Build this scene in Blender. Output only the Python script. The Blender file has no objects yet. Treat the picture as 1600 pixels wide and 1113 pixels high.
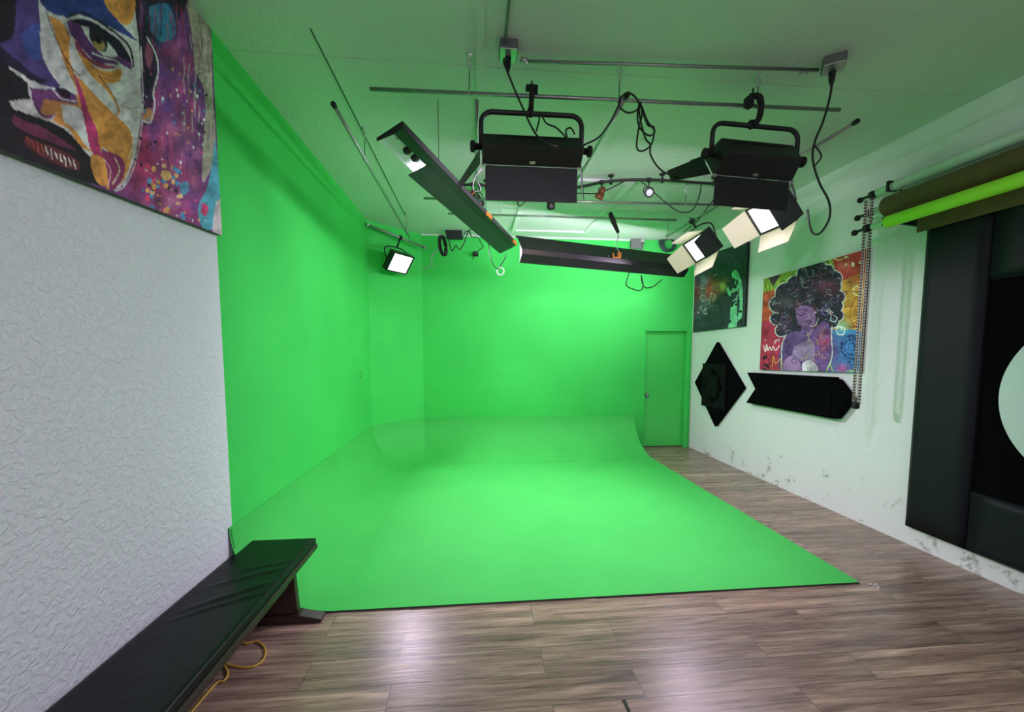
import bpy, math, random
import numpy as np
from mathutils import Vector, Matrix

random.seed(7)
SC = bpy.context.scene
COL = SC.collection
# ------------------------------------------------------------------ camera (room axes: x right, y into the room, z up)
F, CX, CY, EYE = 640.0, 800.0, 600.0, 1.64
PIT = math.atan(49 / F)
YAW = math.atan(58 / F * math.cos(PIT))
fw = Vector((math.sin(YAW) * math.cos(PIT), math.cos(YAW) * math.cos(PIT), -math.sin(PIT)))
rt = Vector((math.cos(YAW), -math.sin(YAW), 0))
up = rt.cross(fw)
EY = Vector((0, 0, EYE))

def ray(x, y): return fw * F + rt * (x - CX) + up * (CY - y)
def onX(x, y, v): d = ray(x, y); return EY + d * (v / d.x)
def onY(x, y, v): d = ray(x, y); return EY + d * (v / d.y)
def onZ(x, y, v): d = ray(x, y); return EY + d * ((v - EYE) / d.z)
def proj_np(P):
    Q = P - np.array(EY); w = Q @ np.array(fw)
    return CX + F * (Q @ np.array(rt)) / w, CY - F * (Q @ np.array(up)) / w

cam = bpy.data.cameras.new('camera')
cam.sensor_width = 36; cam.lens = F / 1600 * 36
cam.shift_y = (CY - 1113 / 2) / 1600
cam.clip_start = 0.02
co = bpy.data.objects.new('camera', cam); COL.objects.link(co)
co.matrix_world = Matrix((rt, up, -fw)).transposed().to_4x4()
co.location = EY
SC.camera = co

# ------------------------------------------------------------------ room numbers
XL, XR, YB, ZC, YF = -1.5, 3.69, 6.72, 3.5, -2.6
YW = 2.6                      # where the white left wall ends and the green begins
CYC_R = 0.60; CYC_H = 0.56

# ------------------------------------------------------------------ materials
def lin(c):
    c = c / 255.0
    return c / 12.92 if c <= 0.04045 else ((c + 0.055) / 1.055) ** 2.4
def rgb(r, g, b): return (lin(r), lin(g), lin(b), 1)
MATS = {}
def new_mat(name):
    m = bpy.data.materials.new(name); m.use_nodes = True
    nt = m.node_tree
    return m, nt, nt.nodes['Principled BSDF']
def mat(name, col, rough=0.5, metal=0.0, noise=None, bump=None, spec=0.5):
    """noise=(scale, amount): mottles the colour; bump=(scale, strength, distance)"""
    if name in MATS: return MATS[name]
    m, nt, b = new_mat(name)
    b.inputs['Base Color'].default_value = col
    b.inputs['Roughness'].default_value = rough
    b.inputs['Metallic'].default_value = metal
    b.inputs['Specular IOR Level'].default_value = spec
    tc = nt.nodes.new('ShaderNodeTexCoord')
    if noise:
        n = nt.nodes.new('ShaderNodeTexNoise'); n.inputs['Scale'].default_value = noise[0]; n.inputs['Detail'].default_value = 6
        nt.links.new(tc.outputs['Object'], n.inputs['Vector'])
        r = nt.nodes.new('ShaderNodeValToRGB')
        k = noise[1]
        r.color_ramp.elements[0].position = 0.3; r.color_ramp.elements[1].position = 0.7
        r.color_ramp.elements[0].color = (col[0] * (1 - k), col[1] * (1 - k), col[2] * (1 - k), 1)
        r.color_ramp.elements[1].color = (min(1, col[0] * (1 + k)), min(1, col[1] * (1 + k)), min(1, col[2] * (1 + k)), 1)
        nt.links.new(n.outputs['Fac'], r.inputs['Fac']); nt.links.new(r.outputs['Color'], b.inputs['Base Color'])
    if bump:
        n = nt.nodes.new('ShaderNodeTexNoise'); n.inputs['Scale'].default_value = bump[0]; n.inputs['Detail'].default_value = 4
        nt.links.new(tc.outputs['Object'], n.inputs['Vector'])
        bp = nt.nodes.new('ShaderNodeBump'); bp.inputs['Strength'].default_value = bump[1]; bp.inputs['Distance'].default_value = bump[2]
        nt.links.new(n.outputs['Fac'], bp.inputs['Height']); nt.links.new(bp.outputs['Normal'], b.inputs['Normal'])
    MATS[name] = m
    return m
def emit(name, col, s):
    m, nt, b = new_mat(name)
    b.inputs['Base Color'].default_value = (0.8, 0.8, 0.8, 1)
    b.inputs['Emission Color'].default_value = col
    b.inputs['Emission Strength'].default_value = s
    return m

def plaster(name, col, scale, strength, dist, lo=0.42, hi=0.6, stain=None):
    """knock-down plaster: flat islands with worm-like edges"""
    m, nt, b = new_mat(name)
    b.inputs['Base Color'].default_value = col
    b.inputs['Roughness'].default_value = 0.55
    tc = nt.nodes.new('ShaderNodeTexCoord')
    n = nt.nodes.new('ShaderNodeTexNoise'); n.inputs['Scale'].default_value = scale; n.inputs['Detail'].default_value = 3.0; n.inputs['Distortion'].default_value = 0.6
    nt.links.new(tc.outputs['Object'], n.inputs['Vector'])
    r = nt.nodes.new('ShaderNodeValToRGB'); r.color_ramp.elements[0].position = lo; r.color_ramp.elements[1].position = hi
    nt.links.new(n.outputs['Fac'], r.inputs['Fac'])
    n2 = nt.nodes.new('ShaderNodeTexNoise'); n2.inputs['Scale'].default_value = scale * 4; n2.inputs['Detail'].default_value = 2
    nt.links.new(tc.outputs['Object'], n2.inputs['Vector'])
    mx = nt.nodes.new('ShaderNodeMath'); mx.operation = 'MULTIPLY_ADD'; mx.inputs[1].default_value = 0.25
    nt.links.new(n2.outputs['Fac'], mx.inputs[0]); nt.links.new(r.outputs['Color'], mx.inputs[2])
    bp = nt.nodes.new('ShaderNodeBump'); bp.inputs['Strength'].default_value = strength; bp.inputs['Distance'].default_value = dist
    nt.links.new(mx.outputs[0], bp.inputs['Height']); nt.links.new(bp.outputs['Normal'], b.inputs['Normal'])
    if stain:
        # scuffs and old paint flakes, thicker near the floor
        n3 = nt.nodes.new('ShaderNodeTexNoise'); n3.inputs['Scale'].default_value = 5.5; n3.inputs['Detail'].default_value = 9; n3.inputs['Roughness'].default_value = 0.75
        nt.links.new(tc.outputs['Object'], n3.inputs['Vector'])
        sep = nt.nodes.new('ShaderNodeSeparateXYZ'); nt.links.new(tc.outputs['Object'], sep.inputs[0])
        mr = nt.nodes.new('ShaderNodeMapRange'); mr.inputs['From Min'].default_value = 0.0; mr.inputs['From Max'].default_value = 0.9
        mr.inputs['To Min'].default_value = 0.13; mr.inputs['To Max'].default_value = 0.0
        nt.links.new(sep.outputs['Z'], mr.inputs['Value'])
        ad = nt.nodes.new('ShaderNodeMath'); ad.operation = 'ADD'
        nt.links.new(n3.outputs['Fac'], ad.inputs[0]); nt.links.new(mr.outputs[0], ad.inputs[1])
        r3 = nt.nodes.new('ShaderNodeValToRGB'); r3.color_ramp.elements[0].position = 0.68; r3.color_ramp.elements[1].position = 0.76
        r3.color_ramp.elements[0].color = col; r3.color_ramp.elements[1].color = stain
        nt.links.new(ad.outputs[0], r3.inputs['Fac']); nt.links.new(r3.outputs['Color'], b.inputs['Base Color'])
    return m

def wood_floor():
    m, nt, b = new_mat('laminate_planks')
    N = nt.nodes; L = nt.links
    tc = N.new('ShaderNodeTexCoord')
    mp = N.new('ShaderNodeMapping'); mp.inputs['Location'].default_value = (0.42, -1.955, 0)
    L.new(tc.outputs['Object'], mp.inputs['Vector'])
    br = N.new('ShaderNodeTexBrick')
    br.offset = 0.37; br.offset_frequency = 2; br.squash = 1.0
    br.inputs['Scale'].default_value = 1.0
    br.inputs['Brick Width'].default_value = 1.22; br.inputs['Row Height'].default_value = 0.19
    br.inputs['Mortar Size'].default_value = 0.0017; br.inputs['Mortar Smooth'].default_value = 0.3
    br.inputs['Color1'].default_value = (0, 0, 0, 1); br.inputs['Color2'].default_value = (1, 1, 1, 1); br.inputs['Mortar'].default_value = (0.5, 0.5, 0.5, 1)
    L.new(mp.outputs[0], br.inputs['Vector'])
    # shift the grain from plank to plank
    sc = N.new('ShaderNodeVectorMath'); sc.operation = 'SCALE'; sc.inputs['Scale'].default_value = 13.7
    L.new(br.outputs['Color'], sc.inputs[0])
    ad = N.new('ShaderNodeVectorMath'); ad.operation = 'ADD'; L.new(mp.outputs[0], ad.inputs[0]); L.new(sc.outputs[0], ad.inputs[1])
    m2 = N.new('ShaderNodeMapping'); m2.inputs['Scale'].default_value = (0.9, 13, 1); L.new(ad.outputs[0], m2.inputs['Vector'])
    n1 = N.new('ShaderNodeTexNoise'); n1.inputs['Scale'].default_value = 1.5; n1.inputs['Detail'].default_value = 8; n1.inputs['Roughness'].default_value = 0.62; n1.inputs['Distortion'].default_value = 0.5
    L.new(m2.outputs[0], n1.inputs['Vector'])
    r1 = N.new('ShaderNodeValToRGB'); cr = r1.color_ramp
    cr.elements[0].position = 0.28; cr.elements[0].color = rgb(95, 77, 67)
    cr.elements[1].position = 0.76; cr.elements[1].color = rgb(223, 196, 172)
    e = cr.elements.new(0.43); e.color = rgb(139, 117, 104)
    e = cr.elements.new(0.58); e.color = rgb(170, 145, 127)
    L.new(n1.outputs['Fac'], r1.inputs['Fac'])
    m3 = N.new('ShaderNodeMapping'); m3.inputs['Scale'].default_value = (3, 60, 1); L.new(ad.outputs[0], m3.inputs['Vector'])
    n2 = N.new('ShaderNodeTexNoise'); n2.inputs['Scale'].default_value = 1.6; n2.inputs['Detail'].default_value = 4; L.new(m3.outputs[0], n2.inputs['Vector'])
    r2 = N.new('ShaderNodeValToRGB'); r2.color_ramp.elements[0].position = 0.3; r2.color_ramp.elements[0].color = (0.60, 0.58, 0.56, 1)
    r2.color_ramp.elements[1].position = 0.62; r2.color_ramp.elements[1].color = (1, 1, 1, 1)
    L.new(n2.outputs['Fac'], r2.inputs['Fac'])
    mul = N.new('ShaderNodeMixRGB'); mul.blend_type = 'MULTIPLY'; mul.inputs['Fac'].default_value = 0.85
    L.new(r1.outputs[0], mul.inputs[1]); L.new(r2.outputs[0], mul.inputs[2])
    # plank-to-plank tint
    r3 = N.new('ShaderNodeValToRGB'); r3.color_ramp.elements[0].color = (0.80, 0.80, 0.80, 1); r3.color_ramp.elements[1].color = (1.08, 1.05, 1.03, 1)
    L.new(br.outputs['Color'], r3.inputs['Fac'])
    mul2 = N.new('ShaderNodeMixRGB'); mul2.blend_type = 'MULTIPLY'; mul2.inputs['Fac'].default_value = 1
    L.new(mul.outputs[0], mul2.inputs[1]); L.new(r3.outputs[0], mul2.inputs[2])
    jo = N.new('ShaderNodeMixRGB'); jo.inputs[2].default_value = rgb(66, 55, 50)
    L.new(br.outputs['Fac'], jo.inputs['Fac']); L.new(mul2.outputs[0], jo.inputs[1])
    L.new(jo.outputs[0], b.inputs['Base Color'])
    rr = N.new('ShaderNodeMapRange'); rr.inputs['To Min'].default_value = 0.20; rr.inputs['To Max'].default_value = 0.38
    L.new(n2.outputs['Fac'], rr.inputs['Value']); L.new(rr.outputs[0], b.inputs['Roughness'])
    bp = N.new('ShaderNodeBump'); bp.inputs['Strength'].default_value = 0.25; bp.inputs['Distance'].default_value = 0.002
    L.new(n2.outputs['Fac'], bp.inputs['Height']); L.new(bp.outputs['Normal'], b.inputs['Normal'])
    return m

def vcol_mat(name, rough=0.6):
    m, nt, b = new_mat(name)
    a = nt.nodes.new('ShaderNodeAttribute'); a.attribute_name = 'paint'
    nt.links.new(a.outputs['Color'], b.inputs['Base Color'])
    b.inputs['Roughness'].default_value = rough; b.inputs['Specular IOR Level'].default_value = 0.25
    tc = nt.nodes.new('ShaderNodeTexCoord')
    n = nt.nodes.new('ShaderNodeTexNoise'); n.inputs['Scale'].default_value = 350
    nt.links.new(tc.outputs['Object'], n.inputs['Vector'])
    bp = nt.nodes.new('ShaderNodeBump'); bp.inputs['Strength'].default_value = 0.15; bp.inputs['Distance'].default_value = 0.001
    nt.links.new(n.outputs['Fac'], bp.inputs['Height']); nt.links.new(bp.outputs['Normal'], b.inputs['Normal'])
    return m

GREEN = (0.053, 0.60, 0.10, 1)
M_green = mat('chroma_green_paint', GREEN, 0.75, noise=(1.3, 0.06), bump=(40, 0.08, 0.004), spec=0.2)
M_sheet = mat('chroma_green_sheet', (0.06, 0.53, 0.092, 1), 0.65, noise=(1.6, 0.05), bump=(6, 0.05, 0.01), spec=0.25)
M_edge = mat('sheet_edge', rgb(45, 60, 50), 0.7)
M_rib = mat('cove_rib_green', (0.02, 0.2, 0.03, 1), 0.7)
M_door = mat('green_door_paint', (0.06, 0.62, 0.10, 1), 0.4, noise=(2, 0.05))
M_white = plaster('white_plaster', rgb(214, 216, 222), 34, 0.55, 0.006)
M_right = plaster('right_wall_plaster', rgb(226, 228, 226), 14, 0.22, 0.004, stain=rgb(150, 150, 140))
M_ceil = plaster('ceiling_plaster', rgb(206, 216, 206), 22, 0.22, 0.006, 0.45, 0.62)
M_trim = mat('white_trim', rgb(215, 222, 216), 0.5)
M_floor = wood_floor()
M_black = mat('black_metal', rgb(22, 22, 24), 0.42, noise=(30, 0.15))
M_blackm = mat('matte_black', rgb(14, 14, 15), 0.7)
M_char = mat('charcoal_metal', rgb(46, 44, 48), 0.36, 0.3, noise=(12, 0.12))
M_steel = mat('galvanised_steel', rgb(165, 168, 166), 0.32, 0.85, noise=(40, 0.12))
M_zinc = mat('bright_zinc', rgb(205, 208, 205), 0.3, 0.8)
M_refl = mat('reflector_white', rgb(225, 226, 232), 0.35)
M_barn = mat('barn_door_cream', rgb(196, 194, 166), 0.6)
M_vinyl = mat('black_vinyl', rgb(13, 14, 17), 0.42, noise=(8, 0.15), bump=(9, 0.35, 0.012), spec=0.25)
M_pad = mat('black_pad_cover', rgb(19, 23, 27), 0.55, noise=(5, 0.1), bump=(5, 0.25, 0.012), spec=0.2)
M_foam = mat('black_foam', rgb(5, 5, 7), 0.9, bump=(220, 0.5, 0.003), spec=0.06)
M_foam2 = mat('charcoal_felt', rgb(14, 18, 17), 0.8, bump=(160, 0.4, 0.003), spec=0.1)
M_cord = mat('black_cord', rgb(16, 17, 17), 0.5)
M_yellow = mat('yellow_cord', rgb(196, 160, 60), 0.5)
M_orange = mat('orange_bracket', rgb(214, 122, 42), 0.5)
M_copper = mat('copper_spot', rgb(120, 72, 48), 0.35, 0.6)
M_brown = mat('brown_paper', rgb(104, 80, 48), 0.75, noise=(10, 0.12))
M_lime = mat('lime_paper', rgb(176, 238, 60), 0.6, noise=(3, 0.05))
M_paper = mat('white_paper', rgb(214, 224, 214), 0.6, noise=(6, 0.05))
M_darkwood = mat('dark_stained_wood', rgb(46, 33, 29), 0.4, noise=(14, 0.3))
M_boxgrey = mat('grey_box', rgb(112, 118, 114), 0.5, 0.3)
M_bead = mat('bead_dark', rgb(70, 52, 50), 0.4)
M_string = mat('bead_string', rgb(214, 196, 190), 0.5)
M_disc = mat('white_fabric', rgb(205, 222, 216), 0.8)
M_tape = mat('white_tape', rgb(205, 195, 185), 0.7)
M_glass = mat('spot_lens', rgb(220, 225, 230), 0.1)
LED_S, TUBE_S, SOFT_S = 1.6, 36.0, 100.0
LED_W = 46.0
M_led = emit('led_diffuser', (1.0, 0.95, 0.97, 1), LED_S)
M_tube = emit('fluorescent_tube', (1.0, 0.86, 1.06, 1), TUBE_S)
M_soft = [emit('soft_diffuser', (1.0, 0.84, 1.06, 1), SOFT_S * k) for k in (1.1, 0.6)]
M_bulb = emit('warm_bulb', (1.0, 0.72, 0.42, 1), 30.0)
M_addedfill = emit('added_fill_glow', (1.0, 0.84, 1.12, 1), 33.0)  # glow of the added fill lamps behind the camera

# ------------------------------------------------------------------ mesh building
class MB:
    def __init__(s): s.v = []; s.f = []; s.m = []; s.sm = []
    def add(s, vs, fs, mi=0, smooth=False):
        o = len(s.v); s.v += [Vector(v) for v in vs]
        for f in fs: s.f.append([i + o for i in f]); s.m.append(mi); s.sm.append(smooth)
        return s
    def box(s, c, d, R=None, mi=0):
        c = Vector(c); h = [x / 2 for x in d]; vs = []
        for x in (-1, 1):
            for y in (-1, 1):
                for z in (-1, 1):
                    p = Vector((x * h[0], y * h[1], z * h[2]))
                    vs.append(c + (R @ p if R else p))
        return s.add(vs, [(0, 1, 3, 2), (4, 6, 7, 5), (0, 4, 5, 1), (2, 3, 7, 6), (0, 2, 6, 4), (1, 5, 7, 3)], mi)
    def hexa(s, a, b, mi=0):
        """a, b: two rings of equally many points -> closed solid"""
        n = len(a)
        fs = [list(range(n))[::-1], list(range(n, 2 * n))] + [(i, (i + 1) % n, n + (i + 1) % n, n + i) for i in range(n)]
        return s.add(list(a) + list(b), fs, mi)
    def prism(s, pts, off, mi=0):
        off = Vector(off); return s.hexa([Vector(p) for p in pts], [Vector(p) + off for p in pts], mi)
    def tube(s, pts, r, n=10, closed=False, cap=True, mi=0):
        pts = [Vector(p) for p in pts]; k = len(pts); vs = []; N = None
        rr = r if isinstance(r, (list, tuple)) else [r] * k
        for i, p in enumerate(pts):
            if closed: t = pts[(i + 1) % k] - pts[i - 1]
            else: t = pts[min(i + 1, k - 1)] - pts[max(i - 1, 0)]
            t.normalize()
            if N is None:
                N = t.orthogonal().normalized()
            else:
                N = N - t * N.dot(t)
                N = N.normalized() if N.length > 1e-6 else t.orthogonal().normalized()
            B = t.cross(N)
            for j in range(n):
                a = 2 * math.pi * j / n
                vs.append(p + (N * math.cos(a) + B * math.sin(a)) * rr[i])
        fs = []
        for i in range(k if closed else k - 1):
            i2 = (i + 1) % k
            for j in range(n):
                j2 = (j + 1) % n
                fs.append((i * n + j, i * n + j2, i2 * n + j2, i2 * n + j))
        s.add(vs, fs, mi, True)
        if cap and not closed:
            o = len(s.v) - len(vs)
            s.f.append([o + j for j in range(n)][::-1]); s.m.append(mi); s.sm.append(False)
            s.f.append([o + (k - 1) * n + j for j in range(n)]); s.m.append(mi); s.sm.append(False)
        return s
    def cyl(s, a, b, r, n=16, mi=0): return s.tube([a, b], r, n, mi=mi)
    def lathe(s, c, ax, prof, n=20, mi=0):
        """prof: list of (along, radius)"""
        ax = Vector(ax).normalized(); N = ax.orthogonal().normalized(); B = ax.cross(N); c = Vector(c); vs = []
        for (h, r) in prof:
            for j in range(n):
                a = 2 * math.pi * j / n
                vs.append(c + ax * h + (N * math.cos(a) + B * math.sin(a)) * max(r, 1e-4))
        k = len(prof)
        fs = [(i * n + j, i * n + (j + 1) % n, (i + 1) * n + (j + 1) % n, (i + 1) * n + j) for i in range(k - 1) for j in range(n)]
        fs += [list(range(n))[::-1], [(k - 1) * n + j for j in range(n)]]
        return s.add(vs, fs, mi, True)
    def ball(s, c, r, n=10, mi=0):
        return s.lathe(c, (0, 0, 1), [(-r * math.cos(math.pi * i / (n // 2 + 1)), r * math.sin(math.pi * i / (n // 2 + 1))) for i in range(n // 2 + 2)], n, mi)
    def ring(s, c, ax, R, r, n=24, m=8, mi=0):
        ax = Vector(ax).normalized(); N = ax.orthogonal().normalized(); B = ax.cross(N); c = Vector(c)
        return s.tube([c + (N * math.cos(2 * math.pi * i / n) + B * math.sin(2 * math.pi * i / n)) * R for i in range(n)], r, m, closed=True, mi=mi)
    def build(s, name, mats, parent=None, bevel=0.0, seg=2):
        me = bpy.data.meshes.new(name)
        off = Vector((0, 0, 0))
        pr = parent
        while pr is not None:
            off += Vector(pr.location); pr = pr.parent
        me.from_pydata([tuple(v - off) for v in s.v], [], s.f)
        for m in (mats if isinstance(mats, (list, tuple)) else [mats]): me.materials.append(m)
        me.polygons.foreach_set('material_index', s.m)
        me.polygons.foreach_set('use_smooth', s.sm)
        me.update()
        import bmesh
        bm = bmesh.new(); bm.from_mesh(me); bmesh.ops.recalc_face_normals(bm, faces=bm.faces); bm.to_mesh(me); bm.free()
        o = bpy.data.objects.new(name, me); COL.objects.link(o)
        if parent: o.parent = parent
        if bevel:
            b = o.modifiers.new('bevel', 'BEVEL'); b.width = bevel; b.segments = seg; b.limit_method = 'ANGLE'; b.angle_limit = 0.6
        return o

def smooth(pts, k=8, closed=False):
    P = [Vector(p) for p in pts]; n = len(P); out = []
    for i in range(n if closed else n - 1):
        if closed: p0, p1, p2, p3 = P[i - 1], P[i], P[(i + 1) % n], P[(i + 2) % n]
        else: p0, p1, p2, p3 = P[max(i - 1, 0)], P[i], P[i + 1], P[min(i + 2, n - 1)]
        for j in range(k):
            t = j / k
            out.append(0.5 * ((2 * p1) + (p2 - p0) * t + (2 * p0 - 5 * p1 + 4 * p2 - p3) * t * t + (3 * p1 - p0 - 3 * p2 + p3) * t ** 3))
    if not closed: out.append(P[-1])
    return out

def thing(name, label, cat, loc=(0, 0, 0), group=None):
    o = bpy.data.objects.new(name, None); COL.objects.link(o)
    o.empty_display_size = 0.1; o.location = loc
    return tag(o, label, cat, group)
def tag(o, label, cat, group=None):
    o['label'] = label; o['category'] = cat
    if group: o['group'] = group
    return o
def struct(o): o['kind'] = 'structure'; return o
def dup(root, label, group=None):
    r = root.copy(); COL.objects.link(r); r['label'] = label
    if group: r['group'] = group
    for ch in list(root.children):
        c = ch.copy(); COL.objects.link(c); c.parent = r
        for g in ch.children:
            d = g.copy(); COL.objects.link(d); d.parent = c
    return r

# ------------------------------------------------------------------ room shell
struct(MB().box(((XL + XR) / 2, (YF + YB) / 2, -0.05), (XR - XL + 0.4, YB - YF + 0.4, 0.1)).build('floor', M_floor))
struct(MB().box(((XL + XR) / 2, (YF + YB) / 2, ZC + 0.05), (XR - XL + 0.4, YB - YF + 0.4, 0.1)).build('ceiling', M_ceil))
struct(MB().box((XL - 0.1, (YF + YW) / 2, ZC / 2), (0.2, YW - YF, ZC)).build('wall_left', M_white))
struct(MB().box((XL - 0.1, (YW + YB) / 2 + 0.05, ZC / 2), (0.2, YB - YW + 0.1, ZC)).build('wall_far_left', M_green))
struct(MB().box((XR + 0.1, (YF + YB) / 2, ZC / 2), (0.2, YB - YF + 0.2, ZC)).build('wall_right', M_right))
struct(MB().box(((XL + XR) / 2, YF - 0.1, ZC / 2), (XR - XL + 0.4, 0.2, ZC)).build('wall_front', M_right))
# back wall with a door opening
DX0, DX1, DZ = 2.86, 3.60, 2.02
bw = MB()
bw.box(((XL - 0.1 + DX0) / 2, YB + 0.1, ZC / 2), (DX0 - XL + 0.1, 0.2, ZC))
bw.box(((DX0 + DX1) / 2, YB + 0.1, (DZ + ZC) / 2), (DX1 - DX0, 0.2, ZC - DZ))
bw.box(((DX1 + XR) / 2, YB + 0.1, ZC / 2), (XR - DX1, 0.2, ZC))
struct(bw.build('wall_back', M_green))
# the angled wall across the far left corner
KX, KY = -0.83, 6.08
struct(MB().prism([(XL, KY, 0), (KX, YB, 0), (XL, YB, 0)], (0, 0, ZC)).build('wall_corner', M_green))
# door
dr = MB(); dr.box(((DX0 + DX1) / 2, YB + 0.075, DZ / 2 + 0.005), (DX1 - DX0 - 0.012, 0.04, DZ - 0.02))
d1 = struct(dr.build('door_1', M_door, bevel=0.003))
fr = MB()
fr.box((DX0 - 0.0, YB + 0.02, DZ / 2), (0.03, 0.08, DZ)); fr.box((DX1 + 0.02, YB + 0.0, DZ / 2), (0.06, 0.06, DZ + 0.03)); fr.box(((DX0 + DX1) / 2, YB + 0.02, DZ - 0.005), (DX1 - DX0, 0.08, 0.03))
fr.build('door_frame', M_green, d1)
kb = MB(); kp = Vector((DX0 + 0.06, YB + 0.05, 0.91))
kb.lathe(kp, (0, -1, 0), [(0, 0.03), (0.01, 0.03), (0.012, 0.012), (0.04, 0.012), (0.045, 0.027), (0.07, 0.03), (0.085, 0.02)])
kb.build('door_knob', M_boxgrey, d1)
# white trim along the top of the back wall, joint strips on the ceiling, and a thin dark grey strip over the left pipe
struct(MB().box(((KX + 2.74) / 2, YB - 0.012, ZC - 0.012), (2.74 - KX, 0.024, 0.024)).build('trim_1', M_trim))
struct(MB().box((0.045, 1.9, ZC - 0.004), (0.05, 5.6, 0.008)).build('trim_2', M_ceil))
struct(MB().box(((XL + XR) / 2, 2.83, ZC - 0.0015), (XR - XL, 0.012, 0.003)).build('trim_3', M_ceil))
struct(MB().box((-0.93, 4.3, ZC - 0.002), (0.008, 3.4, 0.004)).build('trim_4', mat('strip_grey', rgb(70, 90, 75), 0.8)))
# framed hatch in the ceiling
HX0, HX1, HY0, HY1 = 0.61, 1.70, 4.5, 6.33
h = MB()
for (a, b, c, d) in ((HX0 - .04, HX1 + .04, HY1 - .02, HY1 + .05), (HX0 - .04, HX1 + .04, HY0 - .05, HY0 + .02)):
    h.box(((a + b) / 2, (c + d) / 2, ZC - 0.014), (b - a, d - c, 0.028))
for (a, b) in ((HX0 - .045, HX0 + .02), (HX1 - .02, HX1 + .045)):
    h.box(((a + b) / 2, (HY0 + HY1) / 2, ZC - 0.013), (b - a, HY1 - HY0, 0.026))
hf = tag(h.build('ceiling_hatch', M_trim, bevel=0.004), 'white framed access hatch in the ceiling above the green back wall', 'hatch')
MB().box(((HX0 + HX1) / 2, (HY0 + HY1) / 2, ZC - 0.003), (HX1 - HX0 - 0.04, HY1 - HY0 - 0.04, 0.006)).build('hatch_panel', mat('hatch_panel', rgb(206, 212, 206), 0.5), hf)

# ------------------------------------------------------------------ cyclorama: floor sheet, back cove, side cove
cy = thing('green_screen', 'bright green floor sheet curving up onto the left and back walls', 'green screen', (0.9, 4.5, 0))
T = 0.012; MX1 = 2.71; MY0 = 2.56; MX0 = -0.90
sh = MB()
sh.prism([(MX0 - 0.05, MY0, 0.001), (MX1, MY0, 0.001), (MX1, 5.95, 0.001), (MX0 - 0.05, 5.95, 0.001)], (0, 0, T))
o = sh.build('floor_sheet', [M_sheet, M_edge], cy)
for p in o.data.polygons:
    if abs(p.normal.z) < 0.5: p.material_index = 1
def sweep(name, prof_a, prof_b, thick_a, thick_b):
    m = MB(); n = len(prof_a)
    A, B, A2, B2 = prof_a, prof_b, [Vector(p) + Vector(t) for p, t in zip(prof_a, thick_a)], [Vector(p) + Vector(t) for p, t in zip(prof_b, thick_b)]
    vs = list(A) + list(B) + A2 + B2; fs = []; fe = []
    for i in range(n - 1):
        fs += [(i, i + 1, n + i + 1, n + i), (2 * n + i, 3 * n + i, 3 * n + i + 1, 2 * n + i + 1)]
        fe += [(i, 2 * n + i, 2 * n + i + 1, i + 1), (n + i, n + i + 1, 3 * n + i + 1, 3 * n + i)]
    fe += [(0, n, 3 * n, 2 * n), (n - 1, 3 * n - 1, 4 * n - 1, 2 * n - 1)]
    m.add(vs, fs, 0, True)
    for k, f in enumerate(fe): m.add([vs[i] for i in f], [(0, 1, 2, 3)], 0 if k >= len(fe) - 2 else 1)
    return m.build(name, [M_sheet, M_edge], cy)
K = 20
# back cove: horizontal depth BR, height CYC_H
BRY = 0.78
angs = [math.pi / 2 * i / K for i in range(K + 1)]
pa = [Vector((MX1 + 0.0, YB - 0.007 - BRY + BRY * math.sin(a), T + 0.003 + CYC_H - CYC_H * math.cos(a))) for a in angs]
pb = [Vector((-0.86, p.y, p.z)) for p in pa]
th = [Vector((0, math.sin(a) * 0.006, -math.cos(a) * 0.006)) for a in angs]
sweep('back_cove', pa, pb, th, th)
# side cove along the left wall, its front edge reaching the floor in front of the floor sheet
pa = [Vector((MX0 - CYC_R * math.sin(a) + 0.007, 2.555, T + 0.004 + CYC_H - CYC_H * math.cos(a))) for a in angs]
pb = [Vector((p.x, KY + (YB - KY) * (p.x - XL) / (KX - XL) - 0.02, p.z)) for p in pa]
th = [Vector((-math.sin(a) * 0.006, 0, -math.cos(a) * 0.006)) for a in angs]
sweep('side_cove', pa, pb, th, th)
# corner infill in front of the angled wall
cd = Vector((YB - KY, -(KX - XL), 0)).normalized()   # into the room
cc = []
for P0 in (Vector((XL, KY, 0)), Vector((KX, YB, 0))):
    cc.append([P0 + cd * (0.007 + 0.62 - 0.62 * math.sin(a)) + Vector((0, 0, T + 0.005 + CYC_H - CYC_H * math.cos(a))) for a in angs])
th = [-cd * math.sin(a) * 0.006 + Vector((0, 0, -math.cos(a) * 0.006)) for a in angs]
sweep('corner_cove', cc[0], cc[1], th, th)
# closing rib under the front end of the side cove
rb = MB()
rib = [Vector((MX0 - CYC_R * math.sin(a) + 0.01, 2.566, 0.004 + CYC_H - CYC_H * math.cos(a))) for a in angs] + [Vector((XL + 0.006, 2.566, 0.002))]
rb.prism(rib, (0, 0.012, 0)); rb.build('end_rib', M_rib, cy)

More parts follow.
